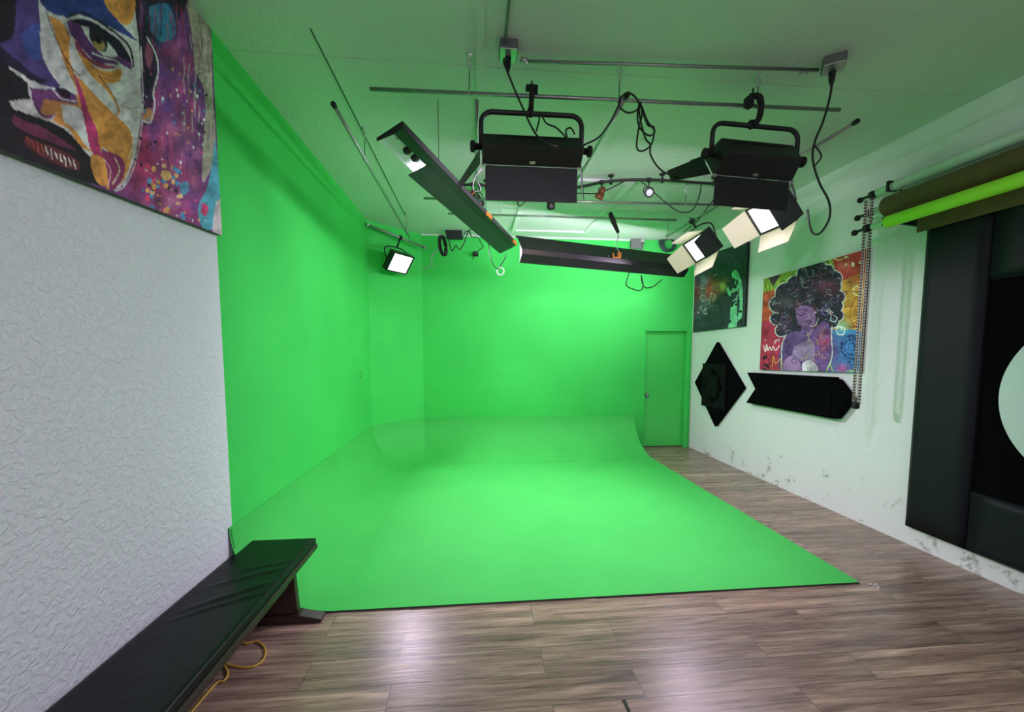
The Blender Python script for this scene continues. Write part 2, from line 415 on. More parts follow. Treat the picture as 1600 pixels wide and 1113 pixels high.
# ------------------------------------------------------------------ artwork: colours laid onto a fine grid
def hexcol(c): return np.array([lin(v) for v in c])
def inside(px, py, poly):
    r = np.zeros(px.shape, bool); n = len(poly); j = n - 1
    for i in range(n):
        xi, yi = poly[i]; xj, yj = poly[j]
        if yi != yj:
            c = ((yi > py) != (yj > py)) & (px < (xj - xi) * (py - yi) / (yj - yi) + xi)
            r ^= c
        j = i
    return r
def segdist(px, py, a, b):
    ax, ay = a; bx, by = b; dx, dy = bx - ax, by - ay; L2 = dx * dx + dy * dy + 1e-9
    t = np.clip(((px - ax) * dx + (py - ay) * dy) / L2, 0, 1)
    return np.hypot(px - ax - t * dx, py - ay - t * dy)
def curve2(pts, k=6):
    P = [Vector((x, y, 0)) for x, y in pts]
    return [(p.x, p.y) for p in smooth(P, k)]
def paint(px, py, ops, seed, base):
    C = np.zeros(px.shape + (3,)); C[:] = hexcol(base)
    rng = np.random.default_rng(seed)
    for op in ops:
        k = op[0]
        if k == 'p':     # polygon, optional smooth outline
            C[inside(px, py, curve2(list(op[2]) + [op[2][0]], 5) if len(op) > 3 else op[2])] = hexcol(op[1])
        elif k == 's':   # soft blob: colour, centre, rx, ry, strength
            (x, y), rx, ry, st = op[2:6]
            w = np.exp(-(((px - x) / rx) ** 2 + ((py - y) / ry) ** 2))[..., None] * st
            C = C * (1 - w) + hexcol(op[1]) * w
        elif k == 'l':   # stroke
            pts = curve2(op[3]); d = np.full(px.shape, 1e9)
            for a, b in zip(pts[:-1], pts[1:]): d = np.minimum(d, segdist(px, py, a, b))
            C[d < op[2] / 2] = hexcol(op[1])
        elif k == 'o':   # row of overlapping discs: colour, discs (x, y, r), extra radius
            for (x, y, r) in op[2]: C[np.hypot(px - x, py - y) < r + op[3]] = hexcol(op[1])
        elif k == 'd':   # splatter dots: colours, count, box, size range
            x0, y0, x1, y1 = op[3]
            for _ in range(op[2]):
                x, y = rng.uniform(x0, x1), rng.uniform(y0, y1); r = rng.uniform(*op[4])
                C[np.hypot(px - x, (py - y) / rng.uniform(.8, 1.6)) < r] = hexcol(op[1][rng.integers(len(op[1]))])
        elif k == 'v':   # vertical drips
            x0, y0, x1, y1 = op[3]
            for _ in range(op[2]):
                x, y = rng.uniform(x0, x1), rng.uniform(y0, y1); L = rng.uniform(*op[4]); w = rng.uniform(*op[5])
                q = (np.abs(px - x - np.sin(py / 17 + x) * w * .4) < w / 2) & (py > y) & (py < y + L)
                C[q] = C[q] * .45 + hexcol(op[1][rng.integers(len(op[1]))]) * .55
        elif k == 'c':   # curls: colours, count, polygon, radius range, width
            done = 0
            xs = [q[0] for q in op[3]]; ys = [q[1] for q in op[3]]
            while done < op[2]:
                x, y = rng.uniform(min(xs), max(xs)), rng.uniform(min(ys), max(ys))
                if not inside(np.array([x]), np.array([y]), op[3])[0]: continue
                done += 1
                R = rng.uniform(*op[4]); a0 = rng.uniform(0, 6.3); a1 = a0 + rng.uniform(2, 5); g = rng.uniform(.3, 1)
                pts = [(x + R * (1 - g * t) * math.cos(a0 + (a1 - a0) * t), y + R * (1 - g * t) * math.sin(a0 + (a1 - a0) * t)) for t in [i / 9 for i in range(10)]]
                d = np.full(px.shape, 1e9)
                for a, b in zip(pts[:-1], pts[1:]): d = np.minimum(d, segdist(px, py, a, b))
                C[d < op[5] / 2] = hexcol(op[1][rng.integers(len(op[1]))])
    for sc_n, amp in ((46.0, .22), (14.0, .16)):      # uneven brushwork
        g = rng.normal(0, 1, (160, 160)); gx = np.abs(px) / sc_n; gy = np.abs(py) / sc_n
        ix, iy = gx.astype(int), gy.astype(int); fx, fy = gx - ix, gy - iy
        at2 = lambda a, b: g[a % 160, b % 160]
        v = (at2(ix, iy) * (1 - fx) + at2(ix + 1, iy) * fx) * (1 - fy) + (at2(ix, iy + 1) * (1 - fx) + at2(ix + 1, iy + 1) * fx) * fy
        C *= np.clip(1 + amp * v, .4, 1.6)[..., None]
    C *= 1 + rng.normal(0, .05, px.shape)[..., None]
    return np.clip(C, 0, 1)

def canvas(name, label, corners, nrm, thick, nu, nv, org, scl, ops, seed, base, side):
    """corners TL, TR, BR, BL on the front; the picture is written in the drawing's own units"""
    TL, TR, BR, BL = [Vector(c) for c in corners]; nrm = Vector(nrm)
    ctr = (TL + TR + BR + BL) / 4
    P = np.zeros((nv, nu, 3))
    for i in range(nv):
        v = i / (nv - 1); a = TL.lerp(BL, v); b = TR.lerp(BR, v)
        for j in range(nu): P[i, j] = a.lerp(b, j / (nu - 1))
    x, y = proj_np(P.reshape(-1, 3))
    ux, uy = (x.reshape(nv, nu) - org[0]) * scl, (y.reshape(nv, nu) - org[1]) * scl
    C = paint(ux, uy, ops, seed, base)
    vs = [tuple(p - np.array(ctr)) for p in P.reshape(-1, 3)]
    fs = [(i * nu + j, i * nu + j + 1, (i + 1) * nu + j + 1, (i + 1) * nu + j) for i in range(nv - 1) for j in range(nu - 1)]
    me = bpy.data.meshes.new(name); me.from_pydata(vs, [], fs); me.materials.append(vcol_mat(name + '_paint'))
    at = me.color_attributes.new('paint', 'FLOAT_COLOR', 'POINT')
    at.data.foreach_set('color', np.concatenate([C.reshape(-1, 3), np.ones((nu * nv, 1))], 1).astype('f').ravel())
    me.update()
    if Vector(me.polygons[0].normal).dot(nrm) < 0: me.flip_normals()
    r = thing(name, label, 'painting', ctr)
    o = bpy.data.objects.new('printed_face', me); COL.objects.link(o); o.parent = r
    e = nrm * 0.0006
    MB().prism([TL - e, TR - e, BR - e, BL - e], -nrm * thick).build('stretcher_frame', side, r)
    return r

# big face on the left wall (drawn in units of 1/2.7825)
Wt, Or, Pu, Mg, Dk, Bl, Pk = (218, 210, 216), (224, 150, 78), (92, 58, 120), (150, 48, 104), (34, 22, 36), (62, 78, 150), (190, 56, 116)
ops1 = [
 ('s', (160, 70, 140), (720, 420), 140, 300, .8), ('s', (104, 62, 130), (640, 300), 120, 180, .7), ('s', (206, 60, 120), (650, 700), 120, 160, .95),
 ('s', (120, 70, 150), (830, 600), 60, 260, .7), ('s', (190, 70, 120), (760, 860), 120, 120, .7), ('s', (70, 60, 130), (690, 900), 90, 60, .5),
 ('v', [(70, 40, 110), (180, 90, 150), (60, 50, 130), (210, 120, 160)], 45, (640, 150, 860, 800), (60, 300), (2, 7)),
] + [('s', random.choice([(190, 60, 120), (120, 70, 160), (84, 70, 150), (70, 40, 100), (206, 110, 150), (150, 60, 120)]), (random.uniform(630, 860), random.uniform(180, 980)), random.uniform(12, 40), random.uniform(15, 60), .6) for _ in range(70)] + [
 ('p', (176, 164, 152), [(800, 0), (905, 60), (925, 400), (938, 640), (900, 770), (878, 760), (890, 420), (850, 300), (830, 120)], 1),
 ('v', [(120, 60, 90), (60, 50, 60), (200, 190, 180), (150, 90, 120)], 50, (800, 0, 930, 560), (40, 220), (2, 7)),
 ('p', (84, 160, 186), [(935, 600), (965, 900), (930, 990), (880, 990), (862, 900), (905, 800)], 1), ('p', (210, 190, 200), [(938, 880), (970, 870), (975, 1040), (925, 1010)], 1),
 ('p', (96, 150, 190), [(780, 800), (815, 790), (820, 830), (790, 850)], 1), ('p', (214, 60, 120), [(880, 880), (905, 900), (895, 940), (875, 925)], 1),
 ('p', (44, 30, 60), [(575, -20), (800, -20), (790, 60), (690, 190), (640, 160), (632, 330), (605, 200)], 1), ('p', (54, 130, 170), [(650, 30), (735, 20), (762, 150), (700, 180), (650, 120)], 1),
 ('v', [(30, 20, 50), (110, 60, 120), (60, 120, 170), (180, 60, 80)], 60, (600, -20, 800, 100), (40, 160), (2, 8)),
 # face
 ('p', Wt, [(-60, -40), (575, -40), (605, 180), (618, 470), (590, 680), (545, 800), (500, 832), (420, 790), (350, 760), (-60, 620)]),
 ('p', Or, [(185, 60), (270, 110), (330, 190), (430, 320), (520, 470), (500, 520), (440, 640), (300, 560), (230, 520), (320, 430), (250, 300), (180, 200)], 1), ('s', (150, 80, 100), (330, 400), 30, 80, .8), ('s', (170, 96, 90), (240, 250), 30, 90, .5), ('s', (110, 60, 110), (300, 130), 30, 40, .7),
 ('p', Dk, [(-80, -40), (75, -40), (65, 150), (40, 300), (120, 360), (130, 430), (40, 440), (60, 480), (300, 590), (400, 690), (440, 810), (200, 740), (-80, 620)]),
 ('p', (84, 62, 128), [(70, -40), (150, -40), (175, 90), (180, 230), (230, 320), (310, 380), (340, 430), (280, 440), (180, 370), (100, 320), (0, 200), (60, 150)], 1),
 ('p', (70, 84, 160), [(90, 150), (170, 100), (180, 250), (120, 240)], 1),
 ('p', (40, 26, 60), [(0, 200), (60, 250), (140, 320), (200, 350), (160, 360), (60, 300), (0, 260)], 1),
 ('p', (118, 60, 120), [(130, 380), (260, 400), (340, 440), (280, 470), (200, 520), (150, 460)], 1), ('p', (200, 130, 80), [(190, 430), (270, 450), (230, 500), (180, 490)], 1),
 ('p', (56, 66, 140), [(150, -40), (420, -40), (470, 40), (560, 140), (600, 180), (520, 140), (440, 100), (330, 60), (270, 70), (200, 40)], 1),
 ('p', Or, [(440, -40), (575, -40), (582, 70), (545, 110), (470, 40)], 1),
 ('p', Or, [(190, 60), (270, 100), (300, 200), (270, 230), (300, 330), (360, 400), (400, 540), (440, 640), (410, 680), (330, 420), (250, 300), (180, 200)], 1),
 ('p', Wt, [(180, 55), (215, 80), (250, 180), (290, 300), (330, 380), (330, 410), (260, 370), (190, 260), (175, 160)], 1),
 ('p', Wt, [(310, 150), (340, 230), (390, 320), (460, 390), (510, 470), (490, 500), (420, 440), (330, 330), (300, 230)], 1),
 ('p', Or, [(330, 320), (420, 420), (500, 500), (560, 560), (580, 640), (550, 760), (500, 820), (460, 810), (500, 690), (430, 620), (390, 480)], 1),
 ('p', Or, [(250, 440), (340, 470), (420, 600), (440, 660), (350, 640), (300, 560), (240, 530)], 1), ('p', Wt, [(265, 455), (350, 475), (410, 590), (435, 655), (380, 640), (320, 560), (280, 530)], 1),
 ('p', Pk, [(320, 310), (360, 400), (390, 500), (420, 560), (440, 660), (500, 690), (530, 740), (500, 810), (470, 790), (470, 720), (400, 660), (370, 540)], 1),
 ('p', Mg, [(440, 650), (520, 680), (545, 730), (520, 800), (480, 830), (470, 770)], 1), ('p', Or, [(395, 670), (450, 690), (470, 800), (430, 800), (400, 740)], 1),
 ('l', (240, 225, 200), 5, [(520, 515), (565, 560), (578, 620), (560, 690)]), ('l', (240, 215, 190), 5, [(500, 690), (520, 740), (490, 800)]), ('l', (230, 200, 190), 4, [(450, 690), (480, 740), (470, 810)]),
 # eye
 ('p', (96, 48, 110), [(290, 90), (360, 90), (450, 150), (540, 210), (575, 300), (520, 280), (420, 270), (350, 200), (310, 150)], 1),
 ('p', (150, 60, 100), [(330, 170), (400, 260), (500, 290), (450, 300), (380, 260), (330, 210)], 1), ('p', (30, 20, 50), [(295, 85), (380, 85), (470, 140), (530, 190), (570, 270), (500, 230), (430, 160), (350, 110)], 1),
 ('p', (206, 204, 206), [(350, 110), (400, 125), (450, 165), (500, 220), (505, 245), (450, 240), (390, 180)], 1), ('p', (48, 34, 54), [(385, 120), (430, 130), (465, 180), (460, 225), (420, 215), (390, 165)], 1),
 ('p', (176, 150, 90), [(405, 180), (440, 175), (458, 205), (440, 222), (415, 210)], 1), ('p', (18, 14, 22), [(412, 145), (440, 160), (440, 190), (420, 185)], 1),
 ('l', (225, 225, 230), 5, [(400, 230), (450, 250), (500, 262), (530, 285)]), ('l', (24, 16, 40), 8, [(290, 75), (370, 60), (470, 120), (560, 200), (580, 290)]),
 ('p', Or, [(400, 290), (470, 310), (525, 300), (520, 350), (470, 365), (430, 340)], 1), ('l', (150, 80, 50), 3, [(430, 330), (480, 350), (535, 355)]), ('l', (150, 80, 50), 3, [(420, 310), (480, 330), (525, 325)]),
 # outlines
 ('l', (60, 40, 60), 4, [(200, 50), (245, 170), (300, 280), (350, 330)]), ('l', (120, 70, 70), 4, [(430, 330), (490, 410), (515, 480), (500, 500)]), ('l', (180, 140, 120), 4, [(510, 450), (560, 470), (610, 465)]),
 ('l', (226, 226, 230), 7, [(190, 375), (240, 385), (290, 375), (310, 400)]), ('p', (40, 18, 40), [(240, 380), (300, 395), (300, 430), (260, 410)], 1), ('l', (226, 220, 226), 5, [(230, 390), (270, 430), (330, 440)]),
 # mouth
 ('l', (214, 190, 190), 8, [(60, 445), (150, 500), (230, 530), (300, 580), (340, 640)]), ('p', (24, 14, 24), [(50, 470), (160, 510), (260, 550), (330, 610), (380, 690), (300, 650), (180, 590), (80, 520)], 1),
 ('p', (112, 44, 80), [(60, 500), (150, 540), (230, 580), (330, 650), (250, 630), (140, 590), (60, 540)], 1), ('p', (40, 18, 32), [(60, 560), (200, 610), (360, 690), (400, 760), (260, 730), (120, 650)], 1),
 ('p', (104, 40, 50), [(100, 590), (180, 620), (260, 650), (340, 700), (330, 740), (220, 700), (120, 640)], 1),
] + [('l', (226, 214, 214) if i > 3 else (200, 90, 70), 6, [(120 + i * 20, 600 + i * 10), (128 + i * 20, 628 + i * 10 + (i % 3) * 6)]) for i in range(11)] + [
 # ear
 ('p', (60, 30, 70), [(622, 200), (650, 170), (680, 230), (690, 310), (670, 420), (640, 540), (618, 500)], 1), ('p', (196, 130, 90), [(620, 480), (650, 470), (664, 500), (640, 535), (615, 520)], 1),
 ('p', (150, 80, 110), [(640, 180), (665, 230), (650, 300), (630, 240)], 1), ('l', (220, 214, 220), 7, [(640, 165), (675, 230), (688, 310), (668, 400), (672, 460), (655, 530), (620, 525)]), ('p', (24, 16, 44), [(630, 300), (665, 330), (655, 380), (635, 410)], 1),
 ('l', (236, 232, 236), 4, [(612, 200), (622, 460), (596, 680), (548, 800), (505, 832)]),
 # splatter
 ('d', [(214, 80, 120), (230, 150, 110), (90, 140, 190), (226, 220, 226), (60, 36, 90), (170, 90, 160)], 150, (620, 260, 900, 980), (1.5, 6)),
 ('d', [(232, 170, 100), (236, 190, 140), (80, 150, 200), (40, 30, 50), (230, 70, 110)], 60, (640, 720, 800, 960), (3, 11)),
 ('d', [(30, 20, 40)], 12, (580, 560, 900, 1000), (3, 8)), ('p', (226, 176, 110), [(705, 740), (735, 745), (745, 770), (720, 785), (700, 765)], 1)]
F0 = XL + 0.035
tl = onX(333, 45, F0)
ybl, zbl, ybr, zbr = 0.9, 2.245, onX(347, 368, F0).y, onX(347, 368, F0).z
canvas('wall_canvas', 'large canvas with a painted purple and orange face high on the white wall', [(F0, 0.9, 3.46), (F0, ybr, 3.46), (F0, ybr, zbr), (F0, 0.9, zbl)], (1, 0, 0), 0.033,
       380, 260, (0, 0), 2.7825, ops1, 3, (104, 58, 124), mat('canvas_edge', rgb(80, 74, 78), 0.8))

# woman with curls on the right wall
hair = [(120, 530), (150, 450), (230, 370), (300, 300), (380, 235), (420, 185), (520, 160), (600, 158), (640, 205), (715, 255), (722, 330), (680, 390), (735, 430), (745, 490), (695, 500), (722, 580), (692, 650), (640, 710), (560, 730), (480, 760), (360, 790), (290, 800), (240, 800), (190, 795), (168, 690), (125, 655), (150, 600)]
lobes = [(185, 510, 66), (172, 628, 46), (215, 726, 46), (255, 420, 88), (335, 350, 76), (430, 262, 84), (530, 222, 70), (608, 222, 40), (652, 296, 66), (668, 362, 44), (694, 446, 48), (668, 520, 56), (688, 598, 42), (636, 650, 52), (555, 650, 90), (400, 450, 150), (520, 420, 150), (300, 600, 110), (300, 700, 84), (420, 680, 90), (560, 330, 120)]
ops2 = [
 ('p', (140, 166, 62), [(50, 250), (640, 120), (640, 300), (200, 400), (50, 430)], 1), ('p', (196, 84, 58), [(45, 420), (200, 400), (210, 680), (45, 700)], 1), ('p', (188, 52, 84), [(45, 660), (240, 640), (240, 1090), (45, 1090)], 1),
 ('p', (184, 58, 60), [(630, 110), (940, 20), (940, 320), (700, 330)]), ('p', (208, 156, 62), [(690, 330), (940, 270), (940, 760), (640, 760)], 1), ('s', (206, 90, 60), (860, 300), 90, 60, .7),
 ('p', (66, 124, 186), [(620, 720), (900, 750), (900, 1100), (590, 1090)], 1), ('s', (120, 80, 160), (640, 900), 60, 120, .8), ('s', (110, 190, 160), (720, 690), 60, 50, .8), ('s', (190, 60, 120), (720, 1040), 60, 40, .7),
 ('l', (60, 60, 40), 5, [(215, 380), (200, 340), (230, 310), (262, 340), (245, 365), (225, 350)]), ('l', (80, 100, 40), 5, [(300, 260), (330, 235), (370, 230)]), ('p', (70, 50, 60), [(100, 270), (215, 255), (150, 360)]), ('l', (50, 50, 40), 5, [(85, 350), (110, 420), (130, 300), (150, 350)]),
 ('l', (226, 228, 160), 6, [(650, 130), (700, 140), (760, 110), (770, 125)]), ('d', [(226, 228, 180)], 4, (740, 80, 900, 180), (8, 14)), ('s', (200, 120, 100), (740, 190), 60, 40, .5),
 ('l', (110, 40, 40), 6, [(735, 330), (795, 325), (780, 390), (735, 400)]), ('l', (226, 220, 170), 10, [(880, 350), (825, 365), (820, 420), (870, 430), (890, 385), (855, 375)]),
 ('l', (150, 50, 40), 6, [(740, 420), (820, 400), (890, 420)]), ('l', (150, 50, 40), 6, [(720, 530), (890, 510)]), ('l', (150, 50, 40), 6, [(835, 440), (790, 540), (790, 640), (830, 690), (880, 640), (870, 520), (840, 440)]), ('l', (150, 50, 40), 6, [(810, 660), (880, 660), (810, 700), (880, 700)]),
 ('o', (220, 226, 220), lobes, 8), ('o', (46, 36, 56), lobes, 0),
 ('s', (120, 56, 70), (600, 370), 90, 50, .7), ('s', (96, 90, 90), (240, 490), 90, 60, .6), ('s', (90, 60, 100), (240, 680), 60, 60, .6),
 ('c', [(120, 96, 140), (156, 150, 160), (26, 22, 36), (150, 80, 96), (110, 124, 136), (26, 22, 36), (20, 18, 30), (92, 60, 104), (30, 26, 40)], 210, hair, (12, 46), 5),
 ('p', (140, 98, 152), [(335, 545), (400, 515), (480, 545), (500, 640), (470, 690), (410, 705), (350, 650)], 1), ('p', (110, 72, 128), [(390, 690), (470, 690), (500, 760), (380, 760)], 1),
 ('p', (112, 76, 138), [(215, 830), (250, 760), (340, 730), (460, 750), (560, 650), (615, 690), (640, 850), (630, 980), (600, 1075), (215, 1065)], 1), ('p', (156, 126, 170), [(320, 860), (470, 800), (490, 960), (400, 980), (310, 960)], 1),
 ('l', (224, 226, 220), 9, [(218, 1050), (222, 850), (255, 760)]), ('l', (224, 226, 220), 9, [(636, 690), (632, 800), (640, 900), (625, 980), (600, 1040)]),
 ('s', (180, 60, 80), (570, 800), 50, 60, .8), ('s', (70, 40, 100), (270, 870), 50, 80, .7), ('c', [(70, 40, 100), (160, 70, 110), (140, 110, 170), (190, 150, 90)], 40, [(500, 700), (620, 690), (630, 960), (480, 980)], (8, 26), 5),
 ('c', [(60, 36, 90), (140, 100, 160)], 20, [(230, 800), (330, 780), (320, 980), (230, 980)], (8, 26), 5),
 ('p', (168, 124, 176), [(225, 1070), (240, 980), (300, 930), (360, 970), (375, 1080)], 1), ('p', (216, 204, 218), [(390, 1060), (390, 1000), (440, 970), (500, 1000), (515, 1060)], 1), ('l', (60, 40, 80), 5, [(320, 1000), (300, 980), (325, 955), (345, 990)]), ('l', (60, 40, 80), 5, [(385, 1070), (370, 980), (310, 930)]),
 ('l', (40, 24, 50), 8, [(345, 585), (375, 600), (415, 585)]), ('l', (60, 34, 70), 6, [(345, 560), (380, 545), (430, 560)]), ('l', (50, 26, 50), 8, [(425, 650), (445, 645), (465, 655), (440, 670)]), ('l', (190, 150, 190), 6, [(440, 585), (452, 620), (430, 630)]), ('l', (200, 190, 120), 4, [(395, 770), (440, 760), (470, 720)]), ('l', (200, 190, 120), 4, [(370, 960), (420, 950), (440, 910)]), ('l', (200, 190, 120), 4, [(430, 740), (455, 830), (470, 880)]), ('l', (220, 210, 220), 5, [(455, 690), (500, 680), (522, 620)]),
 ('l', (224, 230, 230), 10, [(710, 690), (740, 710), (730, 755), (690, 755), (672, 720), (700, 690), (718, 720)]), ('l', (200, 215, 230), 8, [(650, 600), (678, 620), (660, 650), (625, 640), (630, 605)]), ('l', (110, 110, 180), 6, [(570, 510), (610, 530), (605, 590), (560, 590), (550, 560), (580, 550)]),
] + [('l', (34, 40, 90), 6, [(800 + r * math.cos(t * .5), 860 + r * 1.1 * math.sin(t * .5)) for t in range(14)]) for r in (28, 60, 90)] + [
 ('d', [(30, 40, 90)], 40, (700, 760, 870, 980), (4, 8)), ('d', [(40, 24, 40)], 14, (55, 940, 140, 1050), (5, 11)), ('l', (40, 24, 40), 7, [(60, 1000), (100, 1010), (120, 1050)]), ('l', (226, 170, 60), 7, [(140, 1040), (150, 940), (170, 1000), (210, 960), (215, 1040)]), ('l', (150, 210, 90), 8, [(590, 1060), (620, 1010), (640, 1060)]), ('l', (40, 60, 130), 6, [(760, 1050), (770, 980), (800, 1040), (840, 1050)]), ('l', (190, 220, 90), 8, [(760, 1060), (850, 1058)]),
 ('l', (236, 230, 232), 6, [(70, 850), (85, 900), (95, 840), (105, 890), (120, 860), (135, 890), (150, 855), (165, 890), (200, 850)]), ('l', (236, 230, 232), 5, [(78, 800), (88, 805)]), ('d', [(226, 226, 226)], 5, (150, 800, 200, 830), (4, 8))]
F1 = XR - 0.034
wc = [onX(1190.5, 437, F1), onX(1353.5, 389.5, F1), onX(1345, 583, F1), onX(1189.5, 578, F1)]
ya = (wc[0].y + wc[3].y) / 2; yb_ = (wc[1].y + wc[2].y) / 2
wc = [Vector((F1, ya, wc[0].z)), Vector((F1, yb_, wc[1].z)), Vector((F1, yb_, wc[2].z)), Vector((F1, ya, wc[3].z))]
canvas('wall_canvas', 'colourful square canvas of a curly-haired woman beside the bead chain', wc, (-1, 0, 0), 0.032, 250, 280, (1180, 380), 5.3, ops2, 5, (190, 90, 70), mat('canvas_edge_dark', rgb(60, 30, 40), 0.7))

mint = (132, 206, 166)
ops3 = [
 ('s', (66, 72, 86), (450, 120), 400, 200, .8), ('s', (90, 110, 116), (170, 640), 80, 160, .8), ('s', (176, 62, 50), (240, 580), 70, 120, .95), ('s', (160, 50, 50), (70, 600), 50, 90, .9), ('s', (214, 120, 56), (320, 540), 60, 60, .95), ('s', (206, 206, 100), (395, 540), 40, 50, .9), ('s', (150, 90, 60), (420, 460), 40, 40, .5),
 ('s', (130, 160, 165), (160, 470), 40, 60, .6), ('s', (84, 104, 110), (100, 900), 60, 100, .5), ('c', [(120, 140, 145), (170, 80, 60), (60, 66, 72), (190, 180, 170)], 40, [(40, 400), (340, 400), (340, 780), (60, 900)], (14, 60), 8),
 ('p', mint, [(500, 380), (540, 335), (590, 375), (622, 470), (635, 560), (640, 680), (630, 900), (590, 960), (570, 960), (600, 780), (585, 620), (560, 560), (530, 480)], 1), ('p', mint, [(440, 570), (462, 550), (485, 600), (520, 560), (560, 520), (590, 560), (540, 610), (500, 620), (488, 665), (455, 630)], 1),
 ('p', mint, [(490, 800), (520, 770), (560, 720), (575, 650), (590, 640), (570, 800), (560, 1060), (460, 1060), (480, 960)], 1), ('d', [(30, 50, 44)], 18, (480, 420, 640, 1040), (8, 20)), ('p', (30, 46, 42), [(555, 460), (585, 450), (585, 510), (560, 515)]), ('l', (30, 46, 42), 10, [(595, 560), (580, 700), (570, 900)]), ('l', (200, 226, 210), 10, [(520, 720), (560, 690), (575, 650)])]
F2 = XR - 0.034
dc = [onX(1084.5, 405, F2), onX(1168, 378, F2), onX(1163.5, 510, F2), onX(1084.5, 519, F2)]
yA, yB2 = (dc[0].y + dc[3].y) / 2, (dc[1].y + dc[2].y) / 2
dc = [Vector((F2, yA, dc[0].z)), Vector((F2, yB2, dc[1].z)), Vector((F2, yB2, dc[2].z)), Vector((F2, yA, dc[3].z))]
canvas('wall_canvas', 'dark grey canvas with a mint green figure and red clouds beside the green door', dc, (-1, 0, 0), 0.032, 130, 190, (1080, 380), 7.95, ops3, 9, (54, 60, 66), mat('canvas_edge_black', rgb(24, 24, 26), 0.7))

# ------------------------------------------------------------------ black panels on the right wall
def dz(x, y, X=XR - 0.05): return onX(940 + x / 3.977, 480 + y / 3.977, X)
dp = [dz(714, 217), dz(880, 503), dz(702, 743), dz(577, 468)]
c0 = (dp[0] + dp[1] + dp[2] + dp[3]) / 4
dt = thing('diamond_panel', 'black diamond acoustic panel with stacked squares, beside the green door', 'acoustic panel', c0)
MB().prism(dp, (0.048, 0, 0)).build('diamond_base', M_foam, dt, bevel=0.006)
sq = [dz(632, 350), dz(778, 350), dz(776, 636), dz(632, 592)]
ys = [sum(p.y for p in (sq[0], sq[3])) / 2, sum(p.y for p in (sq[1], sq[2])) / 2]
sq = [Vector((XR - 0.052, ys[0], sq[0].z)), Vector((XR - 0.052, ys[1], sq[0].z)), Vector((XR - 0.052, ys[1], sq[3].z - 0.05)), Vector((XR - 0.052, ys[0], sq[3].z - 0.05))]
MB().prism(sq, (-0.022, 0, 0)).build('square_tile', M_foam2, dt, bevel=0.004)
cs = (sq[0] + sq[2]) / 2; hw, hh = abs(sq[0].y - sq[1].y) * 0.40, abs(sq[0].z - sq[2].z) * 0.40
MB().prism([cs + Vector((-0.023, 0, hh)), cs + Vector((-0.023, -hw, 0)), cs + Vector((-0.023, 0, -hh)), cs + Vector((-0.023, hw, 0))], (-0.014, 0, 0)).build('small_diamond', M_foam, dt, bevel=0.003)
hw *= .62; hh *= .62
MB().prism([cs + Vector((-0.038, hw, hh)), cs + Vector((-0.038, -hw, hh)), cs + Vector((-0.038, -hw, -hh)), cs + Vector((-0.038, hw, -hh))], (-0.012, 0, 0)).build('small_square', M_foam2, dt, bevel=0.003)

def az(x, y, X): return onX(1140 + x / 4.841, 570 + y / 4.841, X)
XA = XR - 0.085
at_ = thing('arrow_panel', 'black arrow shaped foam panel below the curly-haired woman canvas', 'acoustic panel', az(480, 230, XA))
MB().prism([az(130, 60, XA), az(775, 95, XA), az(762, 408, XA), az(122, 288, XA), az(192, 183, XA)], (0.083, 0, 0)).build('arrow_shaft', M_foam, at_, bevel=0.005)
MB().prism([az(778, 111, XA), az(800, 112, XA), az(912, 262, XA), az(790, 412, XA), az(765, 408, XA)], (0.083, 0, 0)).build('arrow_tip', M_foam, at_, bevel=0.005)

# padded frame with a white disc
XP = XR - 0.07
def pad(name, label, y0, y1, z0, z1, x, t, m, nb=8):
    mb = MB(); ny, nz = 10, 22
    vs = []; fs = []
    for i in range(nz + 1):
        for j in range(ny + 1):
            u, v = j / ny, i / nz
            d = min(u, 1 - u) * abs(y1 - y0), min(v, 1 - v) * abs(z1 - z0)
            e = min(1, min(d) / 0.05)
            vs.append((x + t * 0.45 * (1 - e) ** 2 , y0 + (y1 - y0) * u, z0 + (z1 - z0) * v))
    for i in range(nz):
        for j in range(ny):
            a = i * (ny + 1) + j; fs.append((a, a + 1, a + ny + 2, a + ny + 1))
    mb.add(vs, fs, 0, True)
    # sides down to the wall
    rim = [i for i in range(ny + 1)] + [(i + 1) * (ny + 1) - 1 for i in range(1, nz + 1)] + [nz * (ny + 1) + i for i in range(ny - 1, -1, -1)] + [i * (ny + 1) for i in range(nz - 1, 0, -1)]
    n0 = len(vs)
    back = [Vector((x + t, vs[i][1], vs[i][2])) for i in rim]
    mb.v += back; k = len(rim)
    for i in range(k):
        mb.f.append([rim[i], rim[(i + 1) % k], n0 + (i + 1) % k, n0 + i]); mb.m.append(0); mb.sm.append(False)
    mb.f.append([n0 + i for i in range(k)][::-1]); mb.m.append(0); mb.sm.append(False)
    o = mb.build(name, m)
    return tag(o, label, 'padded panel', 'padded panels framing the white disc')
pB = onX(1406, 820, XP); pBi = onX(1500, 855, XP)
y_out, y_in = onX(1418, 700, XP).y, onX(1510, 760, XP).y
pad('padded_panel', 'tall upright black padded panel, nearest the arrow panel', y_out, y_in, pB.z, 2.72, XP, 0.068, M_pad)
zt = onX(1548, 434, XP).z; zb = onX(1508, 768, XP).z
y_far = y_in - 1.55
pad('padded_panel', 'black padded panel along the top of the white disc frame, under the rollers', y_in - 0.006, y_far, zt, 2.72, XP, 0.068, M_pad)
pad('padded_panel', 'black padded panel along the bottom of the white disc frame, above the floor', y_in - 0.006, y_far, pB.z, zb, XP, 0.068, M_pad)
cb = MB().box((XR - 0.012, (y_in + y_far) / 2 - 0.003, (zt + zb) / 2), (0.02, y_in - y_far - 0.01, zt - zb - 0.01))
tag(cb.build('black_backing_board', M_foam), 'matte black board behind the white disc inside the padded frame', 'board')
